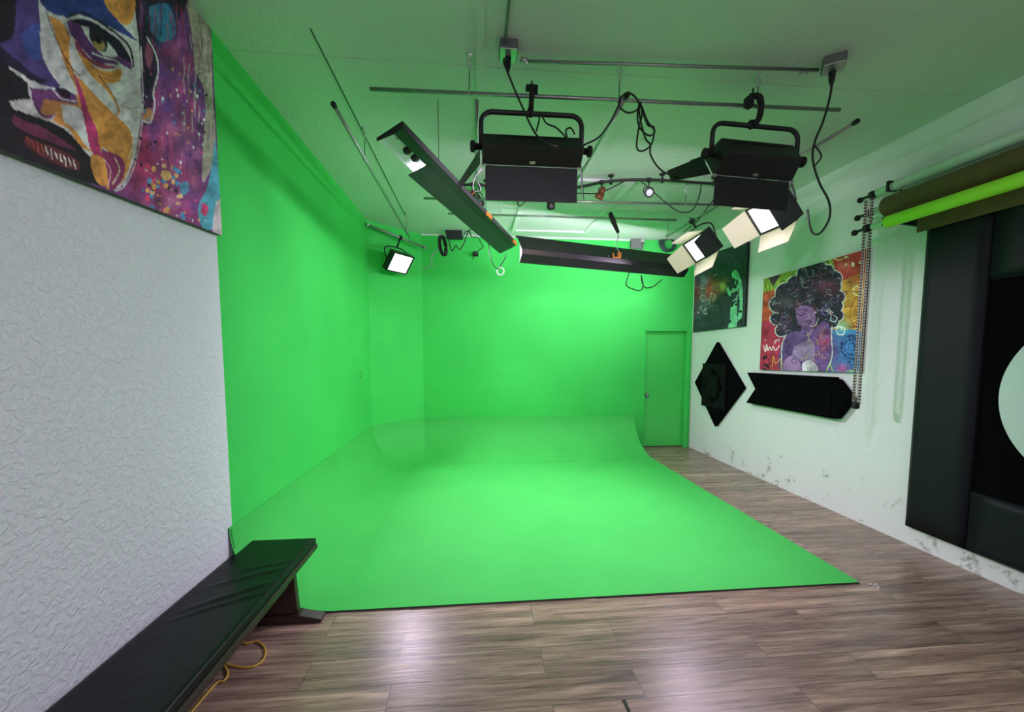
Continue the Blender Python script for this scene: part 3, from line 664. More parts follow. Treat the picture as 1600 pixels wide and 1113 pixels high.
# the disc: edge seen at (1562, 610)
e0 = onX(1562, 612, XR - 0.03); e1 = onX(1600, 534, XR - 0.03); e2 = onX(1600, 706, XR - 0.03)
hc = (e1.z - e2.z) / 2; sg = e0.y - (e1.y + e2.y) / 2; RD = (hc * hc + sg * sg) / (2 * sg)
cdz = Vector((XR - 0.023, e0.y - RD, (e1.z + e2.z) / 2))
dd = MB().lathe(cdz, (-1, 0, 0), [(0, RD - 0.002), (0.002, RD), (0.012, RD), (0.014, RD - 0.004)], 96)
tag(dd.build('white_disc', M_disc), 'large white disc mounted on the black board in the padded frame', 'disc')

# ------------------------------------------------------------------ backdrop rollers
def roller(label, sheet):
    return thing('backdrop_roller', label, 'backdrop roll', sheet, 'backdrop rollers on the right wall')
XT = 3.52
def roll(label, p, tube_r, mt, paper_r, y_paper, mpaper, knobpx, X, sheet=None):
    """p: pixel of the tube's far end; runs towards the camera along y"""
    e = onX(p[0], p[1], X); y_near = -0.6
    r = thing('backdrop_roller', label, 'backdrop roll', e, 'backdrop rollers on the right wall')
    MB().cyl(e, (X, y_near, e.z), tube_r, 24).build('core_tube', mt, r)
    if paper_r:
        n = 28; mb = MB()
        mb.lathe((X, y_paper, e.z), (0, -1, 0), [(0, tube_r), (0.0005, paper_r * 0.97), (0.004, paper_r), (y_paper - y_near - 0.1, paper_r), (y_paper - y_near - 0.095, tube_r)], n)
        mb.build('paper_roll', mpaper, r)
    k = onX(knobpx[0], knobpx[1], X); kb = MB()
    kb.cyl((X, e.y + 0.16, e.z), (X, e.y - 0.02, e.z), 0.012, 12)
    kb.lathe((X, e.y + 0.07, e.z), (0, -1, 0), [(0, 0.022), (0.004, 0.034), (0.03, 0.034), (0.034, 0.022)], 20)
    kb.build('chain_wheel', M_black, r)
    MB().ball((X, e.y + 0.17, e.z - 0.006), 0.026, 14).build('knob', M_blackm, r)
    hk = MB()
    hk.box((X, e.y - 0.12, e.z + tube_r * 0.2), (tube_r * 2.5, 0.02, tube_r * 2.6)); hk.prism([(X - 0.01, e.y - 0.13, e.z), (XR - 0.002, e.y - 0.13, e.z - 0.03), (XR - 0.002, e.y - 0.13, e.z + 0.05), (X - 0.01, e.y - 0.13, e.z + 0.03)], (0, 0.02, 0))
    hk.build('wall_hook', M_black, r)
    if sheet:
        z1, yl = sheet; ms = MB()
        ms.prism([(X + paper_r * 0.9, yl, e.z), (X + paper_r * 0.9, y_near + 0.1, e.z), (X + paper_r * 0.9, y_near + 0.1, z1), (X + paper_r * 0.9, yl, z1)], (0.002, 0, 0))
        ms.build('hanging_sheet', mpaper, r)
    return r
zs = onX(1433, 363, 3.58).z
roll('white paper roll, uppermost of the wall rollers, close under the ceiling', (1372, 301), 0.034, M_paper, 0.045, onX(1402, 290, 3.60).y, M_paper, (1352, 311), 3.60)
roll('thick brown paper roll between the white roll and the lime green roll', (1368, 330), 0.030, M_paper, 0.085, onX(1386, 335, 3.52).y, M_brown, (1352, 331), 3.52, (zs, onX(1432, 345, 3.59).y))
roll('lime green paper roll, lowest and nearest of the wall rollers', (1364, 354), 0.028, M_paper, 0.048, onX(1386, 350, 3.40).y, M_lime, (1345, 357), 3.40)
# bead chain: two strands looped over the chain wheels, with a black weight
XC = 3.44
for q, (tx, ty, bx, by, lab) in enumerate(((1358, 325, 1346, 630, 'pale bead chain with black weight hanging from the wall rollers beside the woman canvas'),)):
    top = onX(tx, 312, XC); bot = onX(bx, by, XC); ych = top.y
    r = thing('bead_chain', lab, 'chain', (XC, ych, top.z))
    for k, dy in enumerate((0.030, -0.030)):
        mb = MB(); L = top.z - bot.z; nb = int(L / 0.026)
        mb.cyl((XC, ych + dy, top.z), (XC, ych + dy, bot.z), 0.0062, 8, mi=1)
        for i in range(nb):
            c = Vector((XC, ych + dy, top.z - 0.01 - i * 0.026))
            mb.box(c, (0.017, 0.015, 0.010))
        mb.cyl((XC, ych + dy * 0.35, top.z), (XC, ych + dy * 0.35, bot.z), 0.004, 6, mi=1)
        mb.build('strand', [M_bead, M_string], r)
    MB().lathe((XC, ych, bot.z + 0.005), (0, 0, -1), [(0, 0.018), (0.006, 0.028), (0.055, 0.028), (0.065, 0.018)], 18).build('chain_weight', M_blackm, r)

# ------------------------------------------------------------------ bench
BX0, BX1, BY1, BY0, BT = XL + 0.008, -1.07, 2.765, 0.2, 0.407
be = thing('bench', 'long low black padded bench standing along the white left wall', 'bench', ((BX0 + BX1) / 2, 1.9, 0))
cu = MB(); nx, ny = 12, 96
def cush(u, v):
    x = BX0 + (BX1 - BX0) * u; y = BY1 + (BY0 - BY1) * v
    d = min(u * 0.43, (1 - u) * 0.43, v * 2.5, (1 - v) * 2.5); e = max(0, 1 - d / 0.022)
    s = 0.008 * math.sin(6 * u) * math.exp(-((y - 2.25) / 0.5) ** 2)
    w = 0.0
    for (c, dd_, k, a) in ((2.33, .22, .020, .005), (2.17, .30, .022, .006), (2.08, .26, .016, .005), (2.42, .15, .014, .003)):
        w += a * math.exp(-(((y - c) + dd_ * (0.75 - u) ) / k) ** 2) * min(1, max(0, (u - .12) * 3)) * min(1, max(0, (0.99 - u) * 6))
    return Vector((x, y, BT - 0.008 * e * e + w * 1.6))
NX, NY = 40, 260
vs = [cush(j / NX, i / NY) for i in range(NY + 1) for j in range(NX + 1)]
fs = [(i * (NX + 1) + j, i * (NX + 1) + j + 1, (i + 1) * (NX + 1) + j + 1, (i + 1) * (NX + 1) + j) for i in range(NY) for j in range(NX)]
cu.add(vs, fs, 0, True)
rim = [j for j in range(NX + 1)] + [(i + 1) * (NX + 1) - 1 for i in range(1, NY + 1)] + [NY * (NX + 1) + j for j in range(NX - 1, -1, -1)] + [i * (NX + 1) for i in range(NY - 1, 0, -1)]
n0 = len(cu.v); k = len(rim)
for i in rim: cu.v.append(Vector((cu.v[i].x, cu.v[i].y, BT - 0.042)))
for i in range(k): cu.f.append([rim[i], rim[(i + 1) % k], n0 + (i + 1) % k, n0 + i]); cu.m.append(0); cu.sm.append(False)
cu.f.append([n0 + i for i in range(k)]); cu.m.append(0); cu.sm.append(False)
cu.build('cushion', M_vinyl, be)
MB().box(((BX0 + BX1) / 2 + 0.004, (BY0 + BY1) / 2, BT - 0.060), (BX1 - BX0 + 0.012, BY1 - BY0 + 0.01, 0.034)).build('seat_board', M_darkwood, be, bevel=0.006)
MB().box((BX1 - 0.06, (BY0 + 2.45) / 2, BT - 0.115), (0.03, 2.45 - BY0, 0.075)).build('apron_rail', M_darkwood, be, bevel=0.003)
for yl in (2.50, 0.6):
    lg = MB().prism([(BX0 + 0.06, yl - 0.02, 0.04), (BX1 - 0.01, yl - 0.02, 0.04), (BX1 - 0.03, yl - 0.02, BT - 0.077), (BX0 + 0.06, yl - 0.02, BT - 0.077)], (0, 0.04, 0)).build('leg', M_darkwood, be, bevel=0.003)
    MB().prism([(BX0 + 0.02, yl - 0.035, 0.0), (BX1 + 0.125, yl - 0.035, 0.0), (BX1 + 0.13, yl - 0.035, 0.022), (BX1 + 0.0, yl - 0.035, 0.055), (BX0 + 0.02, yl - 0.035, 0.055)], (0, 0.075, 0)).build('foot', M_darkwood, lg, bevel=0.003)

def cable(name, label, pts, r, m, cat='cable', k=8, n=8):
    o = MB().tube(smooth(pts, k), r, n).build(name, m)
    return tag(o, label, cat)
cable('extension_cable', 'yellow extension cord looped on the floor beneath the black bench',
      [Vector((-1.35, 2.35, 0.006))] + [onZ(x, y, 0.006) for x, y in ((384, 1006), (402, 1003), (414, 1014), (412, 1030), (398, 1041), (378, 1043), (362, 1040), (350, 1038))] + [onZ(356, 1052, 0.006), onZ(350, 1064, 0.006), onZ(332, 1074, 0.006), Vector((-1.3, 1.7, 0.006))], 0.0055, M_yellow, 'cord')

# ------------------------------------------------------------------ ceiling pipes
def pipe(label, a, b, r=0.0125, capA=None, capB=None):
    a, b = Vector(a), Vector(b); c = (a + b) / 2
    t = thing('rigging_pipe', label, 'pipe', c, 'ceiling rigging pipes')
    MB().cyl(a, b, r, 16).build('conduit', M_steel, t)
    d = (b - a).normalized()
    for p, q in ((a, capA), (b, capB)):
        if q:
            s = -d if p is a else d
            MB().lathe(p - s * 0.02, s, [(0, r + 0.003), (0.03, r + 0.006), (0.042, r + 0.002), (0.046, 0.002)], 16).build('end_cap', M_blackm, t)
    return t
YP2, YP3, YP4 = 2.72, 4.52, 5.38
ZP2 = 3.31
p2a, p2b = onY(578, 139, YP2), onY(1312, 172, YP2)
pipe('galvanised pipe carrying the two large black soft lights', p2a, p2b)
p3a, p3b = onY(662, 310, YP3), onY(1122, 320, YP3)
pipe('galvanised pipe just behind the track light rail', p3a, p3b)
p4a, p4b = onY(700, 334, YP4), onY(1057, 344, YP4)
pipe('galvanised pipe over the wide fluorescent fixture facing the back wall', p4a, p4b)
ZL = 3.25
pl0 = onZ(530, 165, ZL); pl1 = onZ(645, 372, ZL)
pipe('galvanised pipe with black end cap running along the left green wall', (-0.905, pl0.y, ZL), (-0.905, pl1.y, ZL), capA=1)
pr0 = onZ(1337, 191, ZL); pr1 = onZ(1045, 370, ZL)
XPR = pr0.x
pipe('galvanised pipe with black end cap carrying the two panel lights on the right', (XPR, pr0.y, ZL), (XPR, pr1.y, ZL), capA=1)
pm0 = onZ(979, 150, ZL); pm1 = onZ(893, 297, ZL)
pipe('galvanised pipe with black end cap running back beside the left soft light', (pm0.x, pm0.y, ZL), (pm0.x, pm1.y, ZL), capA=1)
pv0 = onZ(745, 155, ZL); pv1 = onZ(747, 312, ZL)
pipe('galvanised pipe running back behind the left soft light, seen end on', (pv0.x, pv0.y + 0.02, ZL), (pv0.x, pv1.y, ZL))
# pipe across the far left corner, with flanges
kd = Vector((KX - XL, YB - KY, 0)).normalized(); zk = 3.36
ca, cb_ = Vector((XL, KY - 0.10, zk)) , onY(664, 387, 6.50)
ca = Vector((XL + 0.03, 5.98, EYE + 189 / 640 * 5.98))
t = pipe('galvanised pipe set across the far left corner above the bright panel light', ca, cb_, 0.018)
for p in (ca, cb_):
    MB().lathe(p - (cb_ - ca).normalized() * 0.01, (cb_ - ca), [(0, 0.03), (0.02, 0.03), (0.022, 0.022)], 16).build('flange', M_zinc, t)

def hanger(p, z, label):
    """eye hook in the ceiling with a wire loop round the pipe at height z"""
    p = Vector((p[0], p[1], ZC)); t = thing('pipe_hanger', label, 'hanger', p, 'pipe hangers in the ceiling')
    hk = MB(); hk.lathe(p, (0, 0, -1), [(0, 0.018), (0.004, 0.018), (0.006, 0.005), (0.03, 0.005)], 12)
    hk.ring(p + Vector((0, 0, -0.045)), (0.3, 1, 0), 0.016, 0.004, 18, 6)
    hk.build('eye_hook', M_zinc, t)
    tb = MB(); c = p + Vector((0.004, 0, -0.075)); tb.ring(c, (1, 0.4, 0), 0.017, 0.0035, 18, 6); tb.box(c + Vector((0, 0, -0.02)), (0.012, 0.008, 0.02)); tb.build('snap_link', M_zinc, t)
    MB().cyl(c + Vector((0, 0, -0.015)), (p.x, p.y, z + 0.015), 0.003, 8).build('wire', M_cord, t)
    MB().ring((p.x, p.y, z), (1, 0, 0) if label.find('along') < 0 else (0, 1, 0), 0.0165, 0.0035, 18, 6).build('pipe_loop', M_zinc, t)
    return t
def zon(a, b, x): return a.z + (b.z - a.z) * (x - a.x) / (b.x - a.x)
def hang_x(px, a, b, Yp, label):
    x = onY(px, 150 if Yp < 3 else 320, Yp).x; hanger((x, Yp, 0), zon(a, b, x), label)
hang_x(733, p2a, p2b, YP2, 'metal pipe hanger left of the left soft light clamp')
hang_x(967, p2a, p2b, YP2, 'metal pipe hanger above the bundled black cord')
hang_x(1183, p2a, p2b, YP2, 'metal pipe hanger just behind the right soft light clamp')
hang_x(1071, p3a, p3b, YP3, 'metal pipe hanger above the panel light nearest the back wall')
hang_x(996, p4a, p4b, YP4, 'metal pipe hanger above the right half of the wide fluorescent fixture')
hang_x(781, p4a, p4b, YP4, 'metal pipe hanger below the left soft light, in front of the back wall')
hanger((-0.905, onZ(570, 200, ZC).y, 0), ZL, 'metal pipe hanger at the near half of the pipe along the left green wall')
hanger((-0.905, onZ(639, 333, ZC).y, 0), ZL, 'metal pipe hanger at the far end of the pipe along the left green wall')
hanger((XPR, 5.6, 0), ZL, 'metal pipe hanger along the right pipe behind the panel lights')

# ceiling conduit with boxes
bxL, bxR = onZ(794, 72, ZC), onZ(1303, 93, ZC)
cdl = thing('electrical_conduit', 'thin metal conduit fixed to the ceiling in front of the lights', 'conduit', (bxL + bxR) / 2)
MB().cyl(bxL + Vector((0.08, 0.07, -0.035)), bxR + Vector((-0.06, 0.05, -0.035)), 0.011, 12).build('conduit_tube', M_steel, cdl)
for k, q in enumerate((0.05, 0.93)):
    p = bxL.lerp(bxR, q) + Vector((0, 0.065, -0.035))
    MB().cyl(p + Vector((-0.02, 0, 0)), p + Vector((0.02, 0, 0)), 0.018, 12).build('coupling', M_zinc, cdl)
def jbox(label, c, s, R=None):
    t = thing('junction_box', label, 'junction box', c, 'junction boxes on the ceiling')
    MB().box(Vector(c) + Vector((0, 0, -s[2] / 2)), s, R).build('box_body', M_boxgrey, t, bevel=0.004)
    MB().box(Vector(c) + Vector((0, 0, -s[2] - 0.003)), (s[0] * 0.92, s[1] * 0.92, 0.006), R).build('cover_plate', M_zinc, t, bevel=0.002)
    return t
jbox('grey ceiling junction box at the left end of the conduit', bxL, (0.11, 0.13, 0.05))
jbox('grey ceiling junction box at the right end of the conduit', bxR, (0.12, 0.13, 0.05), Matrix.Rotation(math.radians(-35), 3, 'Z'))
c2 = thing('electrical_conduit', 'thin metal conduit running along the ceiling towards the camera from the left junction box', 'conduit', bxL)
MB().cyl(bxL + Vector((-0.025, -0.04, -0.025)), (bxL.x - 0.02, 0.3, ZC - 0.025), 0.010, 12).build('conduit_tube', M_steel, c2)

# ------------------------------------------------------------------ large soft lights
def rotm(pitch, roll=0, yaw=0):
    return Matrix.Rotation(yaw, 3, 'Z') @ Matrix.Rotation(roll, 3, 'Y') @ Matrix.Rotation(pitch, 3, 'X')
def soft_light(label, ctr, W, Hh, D, tilt, roll, yaw, ztop, yoke_w, lo, ro, dlen, clampx, clamp_kind, flapdeg, ztube):
    """local axes: x width, y aim, z up; tilt points the aim downwards"""
    ctr = Vector(ctr); R = rotm(-tilt, roll, yaw)
    t = thing('soft_light', label, 'studio light', ctr, 'large black soft lights')
    P = lambda x, y, z: ctr + R @ Vector((x, y, z))
    a = W / 2; b = Hh / 2; d = D / 2; s = 0.03 * clamp_kind
    bd = MB(); bd.hexa([P(-a, d, -b), P(a, d, -b), P(a, d, b), P(-a, d, b)], [P(-a + s, -d, -b + 0.012), P(a - s, -d, -b + 0.012), P(a - s, -d, b - 0.05), P(-a + s, -d, b - 0.05)])
    bo = bd.build('housing', M_black, t, bevel=0.006)
    ve = MB()
    for i in range(5): ve.box(P(-a * .5 + i * a * .25, -d - 0.002, 0.02), (0.10, 0.004, 0.006), R)
    ve.build('vent_slots', M_blackm, bo)
    MB().add([P(-a + .02, d + 0.004, -b + .02), P(a - .02, d + 0.004, -b + .02), P(a - .02, d + 0.004, b - .02), P(-a + .02, d + 0.004, b - .02)], [(0, 1, 2, 3)]).build('diffuser', M_soft[clamp_kind], t)
    def door(nm, h0, h1, o0, o1):
        n = (Vector(h1) - Vector(h0)).cross(Vector(o0) - Vector(h0)).normalized() * 0.004
        return MB().prism([h0, h1, o1, o0], n).build('barn_door', M_black, t)
    f = flapdeg
    fd = lambda L: R @ Vector((0, math.cos(f) * L, -math.sin(f) * L))
    door('b', P(-a + 0.02, d, -b), P(a - 0.02, d, -b), P(-a + 0.02, d, -b) + fd(dlen), P(a - 0.02, d, -b) + fd(dlen))
    fu = lambda L: R @ Vector((0, math.cos(0.9) * L, math.sin(0.9) * L))
    door('t', P(-a, d, b), P(a, d, b), P(-a, d, b) + fu(dlen), P(a, d, b) + fu(dlen))
    for sgn, oa in ((-1, lo), (1, ro)):
        v = lambda L: R @ Vector((sgn * math.sin(oa) * L, math.cos(oa) * L, 0))
        door('s', P(sgn * (a + .01), d, -b + .01), P(sgn * (a + .01), d, b - .01), P(sgn * (a + .01), d, -b + .05) + v(dlen * 1.25), P(sgn * (a + .01), d, b - .05) + v(dlen * 1.25))
    for x in (-a * 0.97, a * 0.97): MB().box(P(x, d - 0.004, -b - 0.006), (0.03, 0.018, 0.008), R).build('hinge', M_zinc, t)
    lt = MB(); lt.box(P(0.0, d - 0.03, -b - 0.004), (0.035, 0.016, 0.006), R); lt.build('latch', M_zinc, t)
    # yoke
    yw = yoke_w / 2; rc = 0.07; pts = []
    yr = Matrix.Rotation(roll, 3, 'Y')
    Q = lambda x, z: ctr + yr @ Vector((x, 0, z)); zt = ztop - ctr.z
    pts = [Q(-yw, 0)] + [Q(-yw, zt - rc)] + [Q(-yw + rc - rc * math.cos(q), zt - rc + rc * math.sin(q)) for q in [i * math.pi / 12 for i in range(1, 7)]]
    pts += [Q(yw - rc + rc * math.sin(q), zt - rc + rc * math.cos(q)) for q in [i * math.pi / 12 for i in range(0, 7)]] + [Q(yw, 0)]
    MB().tube(pts, 0.0155, 12).build('yoke', M_black, t)
    for sgn in (-1, 1):
        kn = MB(); kn.lathe(Q(sgn * (a - 0.005), 0), yr @ Vector((sgn, 0, 0)), [(0, 0.02), (0.05, 0.02), (0.052, 0.034), (0.075, 0.034), (0.08, 0.02)], 16)
        kn.build('tilt_knob', M_blackm, t)
    # pipe clamp
    c = Q(clampx, zt); pz = ztube
    cl = MB()
    cl.lathe(c + Vector((0, 0, -0.02)), (0, 0, 1), [(0, 0.012), (0.012, 0.02), (0.05, 0.02), (0.055, 0.012)], 14)
    if clamp_kind == 0:
        cl.box(c + Vector((0.004, -0.02, (pz - c.z) / 2 + 0.04)), (0.03, 0.028, pz - c.z + 0.03), Matrix.Rotation(0.06, 3, 'Y'))
        cl.box((c.x + 0.006, c.y - 0.005, pz + 0.045), (0.075, 0.045, 0.022)); cl.box((c.x + 0.035, c.y, pz + 0.025), (0.018, 0.03, 0.04)); cl.cyl((c.x + .006, c.y - .01, pz + 0.04), (c.x + .006, c.y - .01, pz + 0.085), 0.006, 10)
    else:
        pts = smooth([c + Vector((0, -.015, 0)), c + Vector((0.04, -.018, 0.04)), Vector((c.x + 0.05, c.y - .02, pz)), Vector((c.x + 0.03, c.y - .02, pz + 0.05)), Vector((c.x - 0.03, c.y - .015, pz + 0.05))], 6)
        cl.tube(pts, [0.02] * len(pts), 8)
        cl.box((c.x - 0.03, c.y - .01, pz + 0.015), (0.05, 0.04, 0.06)); cl.cyl((c.x - .01, c.y - .02, pz + .04), (c.x - .01, c.y - .02, pz + .10), 0.006, 10); cl.cyl((c.x - .03, c.y - .01, pz - .015), (c.x - .05, c.y - .03, pz - .04), 0.007, 10)
    co_ = cl.build('pipe_clamp', M_blackm, t, bevel=0.003)
    return t
S1 = onY(831, 233, YP2); S2 = onY(1178, 247, YP2)
z1t = onY(831, 178, YP2).z; z2t = onY(1172, 197, YP2).z
tl_ = math.radians(36)
soft_light('large black barn-door soft light left of the bundled cord', S1, 0.64, 0.185, 0.125, tl_, 0.0, 0.0, z1t, 0.65, 0.6, 0.3, 0.215, onY(829, 178, YP2).x - S1.x, 0, math.radians(52), zon(p2a, p2b, S1.x))
soft_light('large black barn-door soft light beside the lit panel light, tilted to the right', S2, 0.58, 0.225, 0.155, tl_, math.radians(2.2), math.radians(1), z2t, 0.61, 1.15, 0.45, 0.195, onY(1172, 195, YP2).x - S2.x, 1, math.radians(54), zon(p2a, p2b, S2.x))

# ------------------------------------------------------------------ LED panel lights
def led_light():
    """local: x width, y height, z the way it faces"""
    t = thing('panel_light', '', 'studio light', (0, 0, 0), 'square panel lights with cream barn doors')
    w, h_ = 0.40, 0.29
    MB().box((0, 0, -0.045), (w, h_, 0.08)).build('housing', M_char, t, bevel=0.006)
    rim_ = MB()
    for s in (-1, 1):
        rim_.box((s * (w / 2 - 0.008), 0, 0.006), (0.018, h_, 0.022)); rim_.box((0, s * (h_ / 2 - 0.008), 0.006), (w - 0.036, 0.018, 0.022))
    rim_.build('rim', M_char, t)
    MB().add([(-w / 2 + .017, -h_ / 2 + .017, 0.004), (w / 2 - .017, -h_ / 2 + .017, 0.004), (w / 2 - .017, h_ / 2 - .017, 0.004), (-w / 2 + .017, h_ / 2 - .017, 0.004)], [(0, 1, 2, 3)]).build('diffuser', M_led, t)
    hs = MB()
    for i in range(9): hs.box((-0.14 + i * 0.035, 0, -0.10), (0.008, h_ * 0.7, 0.04))
    hs.build('heat_sink', M_black, t)
    return t, w, h_
def led_doors(t, w, h_, angs):
    for k, (s, ax) in enumerate(((-1, 0), (1, 0), (-1, 1), (1, 1))):   # left, right, bottom, top
        a = angs[k]
        if a is None: continue
        L = 0.24 if ax == 0 else 0.20; half = (h_ if ax == 0 else w) / 2; tp = half * 0.82
        o = Vector((s * math.sin(a) * L, 0, math.cos(a) * L)) if ax == 0 else Vector((0, s * math.sin(a) * L, math.cos(a) * L))
        e = Vector((s * (w / 2 + .002), 0, 0.012)) if ax == 0 else Vector((0, s * (h_ / 2 + .002), 0.012))
        d = Vector((0, 1, 0)) if ax == 0 else Vector((1, 0, 0))
        pts = [e - d * half, e + d * half, e + o + d * tp, e + o - d * tp]
        n = (pts[1] - pts[0]).cross(pts[3] - pts[0]).normalized()
        if n.z < 0 or (abs(n.z) < .05 and n.dot(e) > 0): n = -n
        if n.dot(e) > 0 and n.z < 0.2: n = -n
        mb = MB(); mb.prism(pts, -n * 0.003); mb2 = MB()
        ob = mb.build('barn_door', [M_barn, M_char], t)
        for p in ob.data.polygons:
            if Vector(p.normal).dot(n) < 0.5: p.material_index = 1
def led_yoke(t, w, h_, pipe_local, side):
    """yoke from the sides of the housing to a clamp on the pipe (given in local axes)"""
    p = Vector(pipe_local); q = p.normalized() * 0.24
    for_pts = smooth([Vector((-w / 2 - .02, 0, -0.05)), Vector((-w / 2 - .02, q.y * .7, q.z * .8 - 0.02)), Vector((-w / 4, q.y, q.z)), Vector((w / 4, q.y, q.z)), Vector((w / 2 + .02, q.y * .7, q.z * .8 - 0.02)), Vector((w / 2 + .02, 0, -0.05))], 5)
    MB().tube(for_pts, 0.009, 8).build('yoke', M_char, t)
    cl = MB(); a = Vector((0, q.y, q.z)); cl.cyl(a, a.lerp(p, 0.8), 0.013, 10); cl.box(p, (0.05, 0.05, 0.05)); cl.cyl(p, p + (p - a).normalized() * 0.06, 0.007, 8)
    cl.build('pipe_clamp', M_blackm, t)
def place_led(label, pos, R, angs, pipe_world, power=1.0, spread=1.9):
    t, w, h_ = led_light(); t['label'] = label
    R = Matrix(R); led_doors(t, w, h_, angs)
    if pipe_world is not None: led_yoke(t, w, h_, R.transposed() @ (Vector(pipe_world) - Vector(pos)), 0)
    L = bpy.data.lights.new('led_beam', 'AREA'); L.shape = 'RECTANGLE'; L.size = w - 0.05; L.size_y = h_ - 0.05
    L.energy = LED_W * power; L.color = (1.0, 0.82, 1.10); L.spread = spread
    lo = bpy.data.objects.new('led_beam', L); COL.objects.link(lo); lo.parent = t; lo.location = (0, 0, 0.012); lo.rotation_euler = (math.pi, 0, 0)
    t.matrix_world = Matrix.Translation(pos) @ R.to_4x4()
    return t
def ortho(R):
    R = Matrix(R); z = R.col[2].normalized(); x = (R.col[0] - z * R.col[0].dot(z)).normalized(); y = z.cross(x)
    return Matrix((x, y, z)).transposed()
place_led('bright panel light with cream barn doors under the right soft light', (2.76, 3.697, 2.928), ortho([[0.154, -0.612, -0.775], [-0.985, -0.036, -0.167], [0.074, 0.79, -0.609]]), (0.75, 0.1, 0.55, 0.55), (XPR, 3.75, ZL), 0.38)
place_led('bright panel light with cream barn doors beside the dark grey canvas', (2.747, 4.874, 2.923), ortho([[0.146, -0.612, -0.777], [-0.976, 0.04, -0.215], [0.163, 0.79, -0.592]]), (0.75, 0.1, 0.55, 0.55), (XPR, 4.95, ZL), 0.38)
mid = ca.lerp(cb_, 0.55)
place_led('bright panel light without barn doors in the far left corner', (-1.060, 6.111, 2.916), Matrix.Rotation(math.radians(10), 3, Vector((0.49, 0.746, 0))) @ ortho([[0.554, 0.37, 0.746], [0.833, -0.258, -0.49], [0.012, 0.892, -0.451]]), (None,) * 4, mid, 0.72, 1.6)

# ------------------------------------------------------------------ fluorescent fixtures
def trough(label, A, B, prof_fn, upv, group, flap_from=0.0):
    pass
# fixture over the left side: trough opening towards the left wall
A0 = EY + (onY(614, 206, 2.72) - EY); A1 = onY(798, 386, 4.97)
tv = (A1 - A0).normalized(); hv = tv.cross(Vector((0, 0, 1))).normalized(); uv = hv.cross(tv).normalized()
fa = thing('fluorescent_fixture', 'long black fluorescent trough angled along the left wall, white reflector exposed at one end', 'studio light', A0.lerp(A1, .5), 'long black fluorescent troughs')
KP = 1.25
def ap(s, x, y): return A0 + tv * s + hv * (x * KP) + uv * (y * KP)
LA = (A1 - A0).length
def strip(mb, s0, s1, pts, th, mi=0):
    """sheet following the cross-section pts (x, y) from s0 to s1, th thick"""
    for (x0, y0), (x1, y1) in zip(pts[:-1], pts[1:]):
        d = Vector((x1 - x0, y1 - y0)); d.normalize(); nx_, ny_ = -d.y * th, d.x * th
        mb.hexa([ap(s0, x0, y0), ap(s0, x1, y1), ap(s0, x1 + nx_, y1 + ny_), ap(s0, x0 + nx_, y0 + ny_)], [ap(s1, x0, y0), ap(s1, x1, y1), ap(s1, x1 + nx_, y1 + ny_), ap(s1, x0 + nx_, y0 + ny_)], mi)
    return mb
SF = 0.40
# hood: back chamfer, back and top
strip(MB(), 0.0, LA, [(0.005, -0.01), (0.05, 0.012), (0.055, 0.042), (-0.095, -0.018)], -0.003).build('hood', M_black, fa)
strip(MB(), 0.012, LA - 0.01, [(0.048, 0.034), (-0.094, -0.022)], -0.002).build('reflector', M_refl, fa)
strip(MB(), SF, LA, [(-0.11, -0.052), (0.005, -0.01)], -0.004).build('lower_flap', M_char, fa)
ep = MB(); ec = [(.005, -.01), (.05, .012), (.055, .042), (-.095, -.018), (-.095, -.03)]; ep.hexa([ap(0.0, x, y) for x, y in ec], [ap(0.006, x, y) for x, y in ec]); ep.build('end_plate', M_black, fa)
hd = Vector((0.135, 0.053)).normalized(); hn = hv * hd.y - uv * hd.x
def hp(s_, a): return A0 + tv * s_ + hv * (-0.034 + hd.x * a) + uv * (0.004 + hd.y * a) + hn * 0.006
sp = MB(); sp.prism([hp(0.25 + 0.17 * math.cos(i * math.pi / 12), 0.012 + 0.040 * math.sin(i * math.pi / 12)) for i in range(24)], hn * 0.005); spo = sp.build('socket_plate', M_refl, fa)
for s_ in (0.20, 0.30):
    MB().lathe(hp(s_, 0.008) + hn * 0.005, hn, [(0, 0.031), (0.016, 0.029), (0.022, 0.022)], 18).build('lamp_socket', M_blackm, spo)
for x, y in ((-0.062, -0.019), (-0.026, -0.007)):
    MB().cyl(ap(SF - 0.01, x, y), ap(LA - 0.06, x, y), 0.0105, 12).build('lamp_tube', M_tube, fa)
for s in (LA * 0.62, LA * 0.97):
    bk = MB(); bk.box(ap(s, 0.058, 0.02), (0.016, 0.12, 0.04), Matrix((hv, tv, uv)).transposed()); bk.build('bracket', M_orange, fa)
for s in (LA * 0.22, LA * 0.62):
    q = ap(s, 0.03, 0.034); MB().cyl(q, (q.x, q.y, ZC), 0.0025, 6).build('suspension_wire', M_cord, fa)
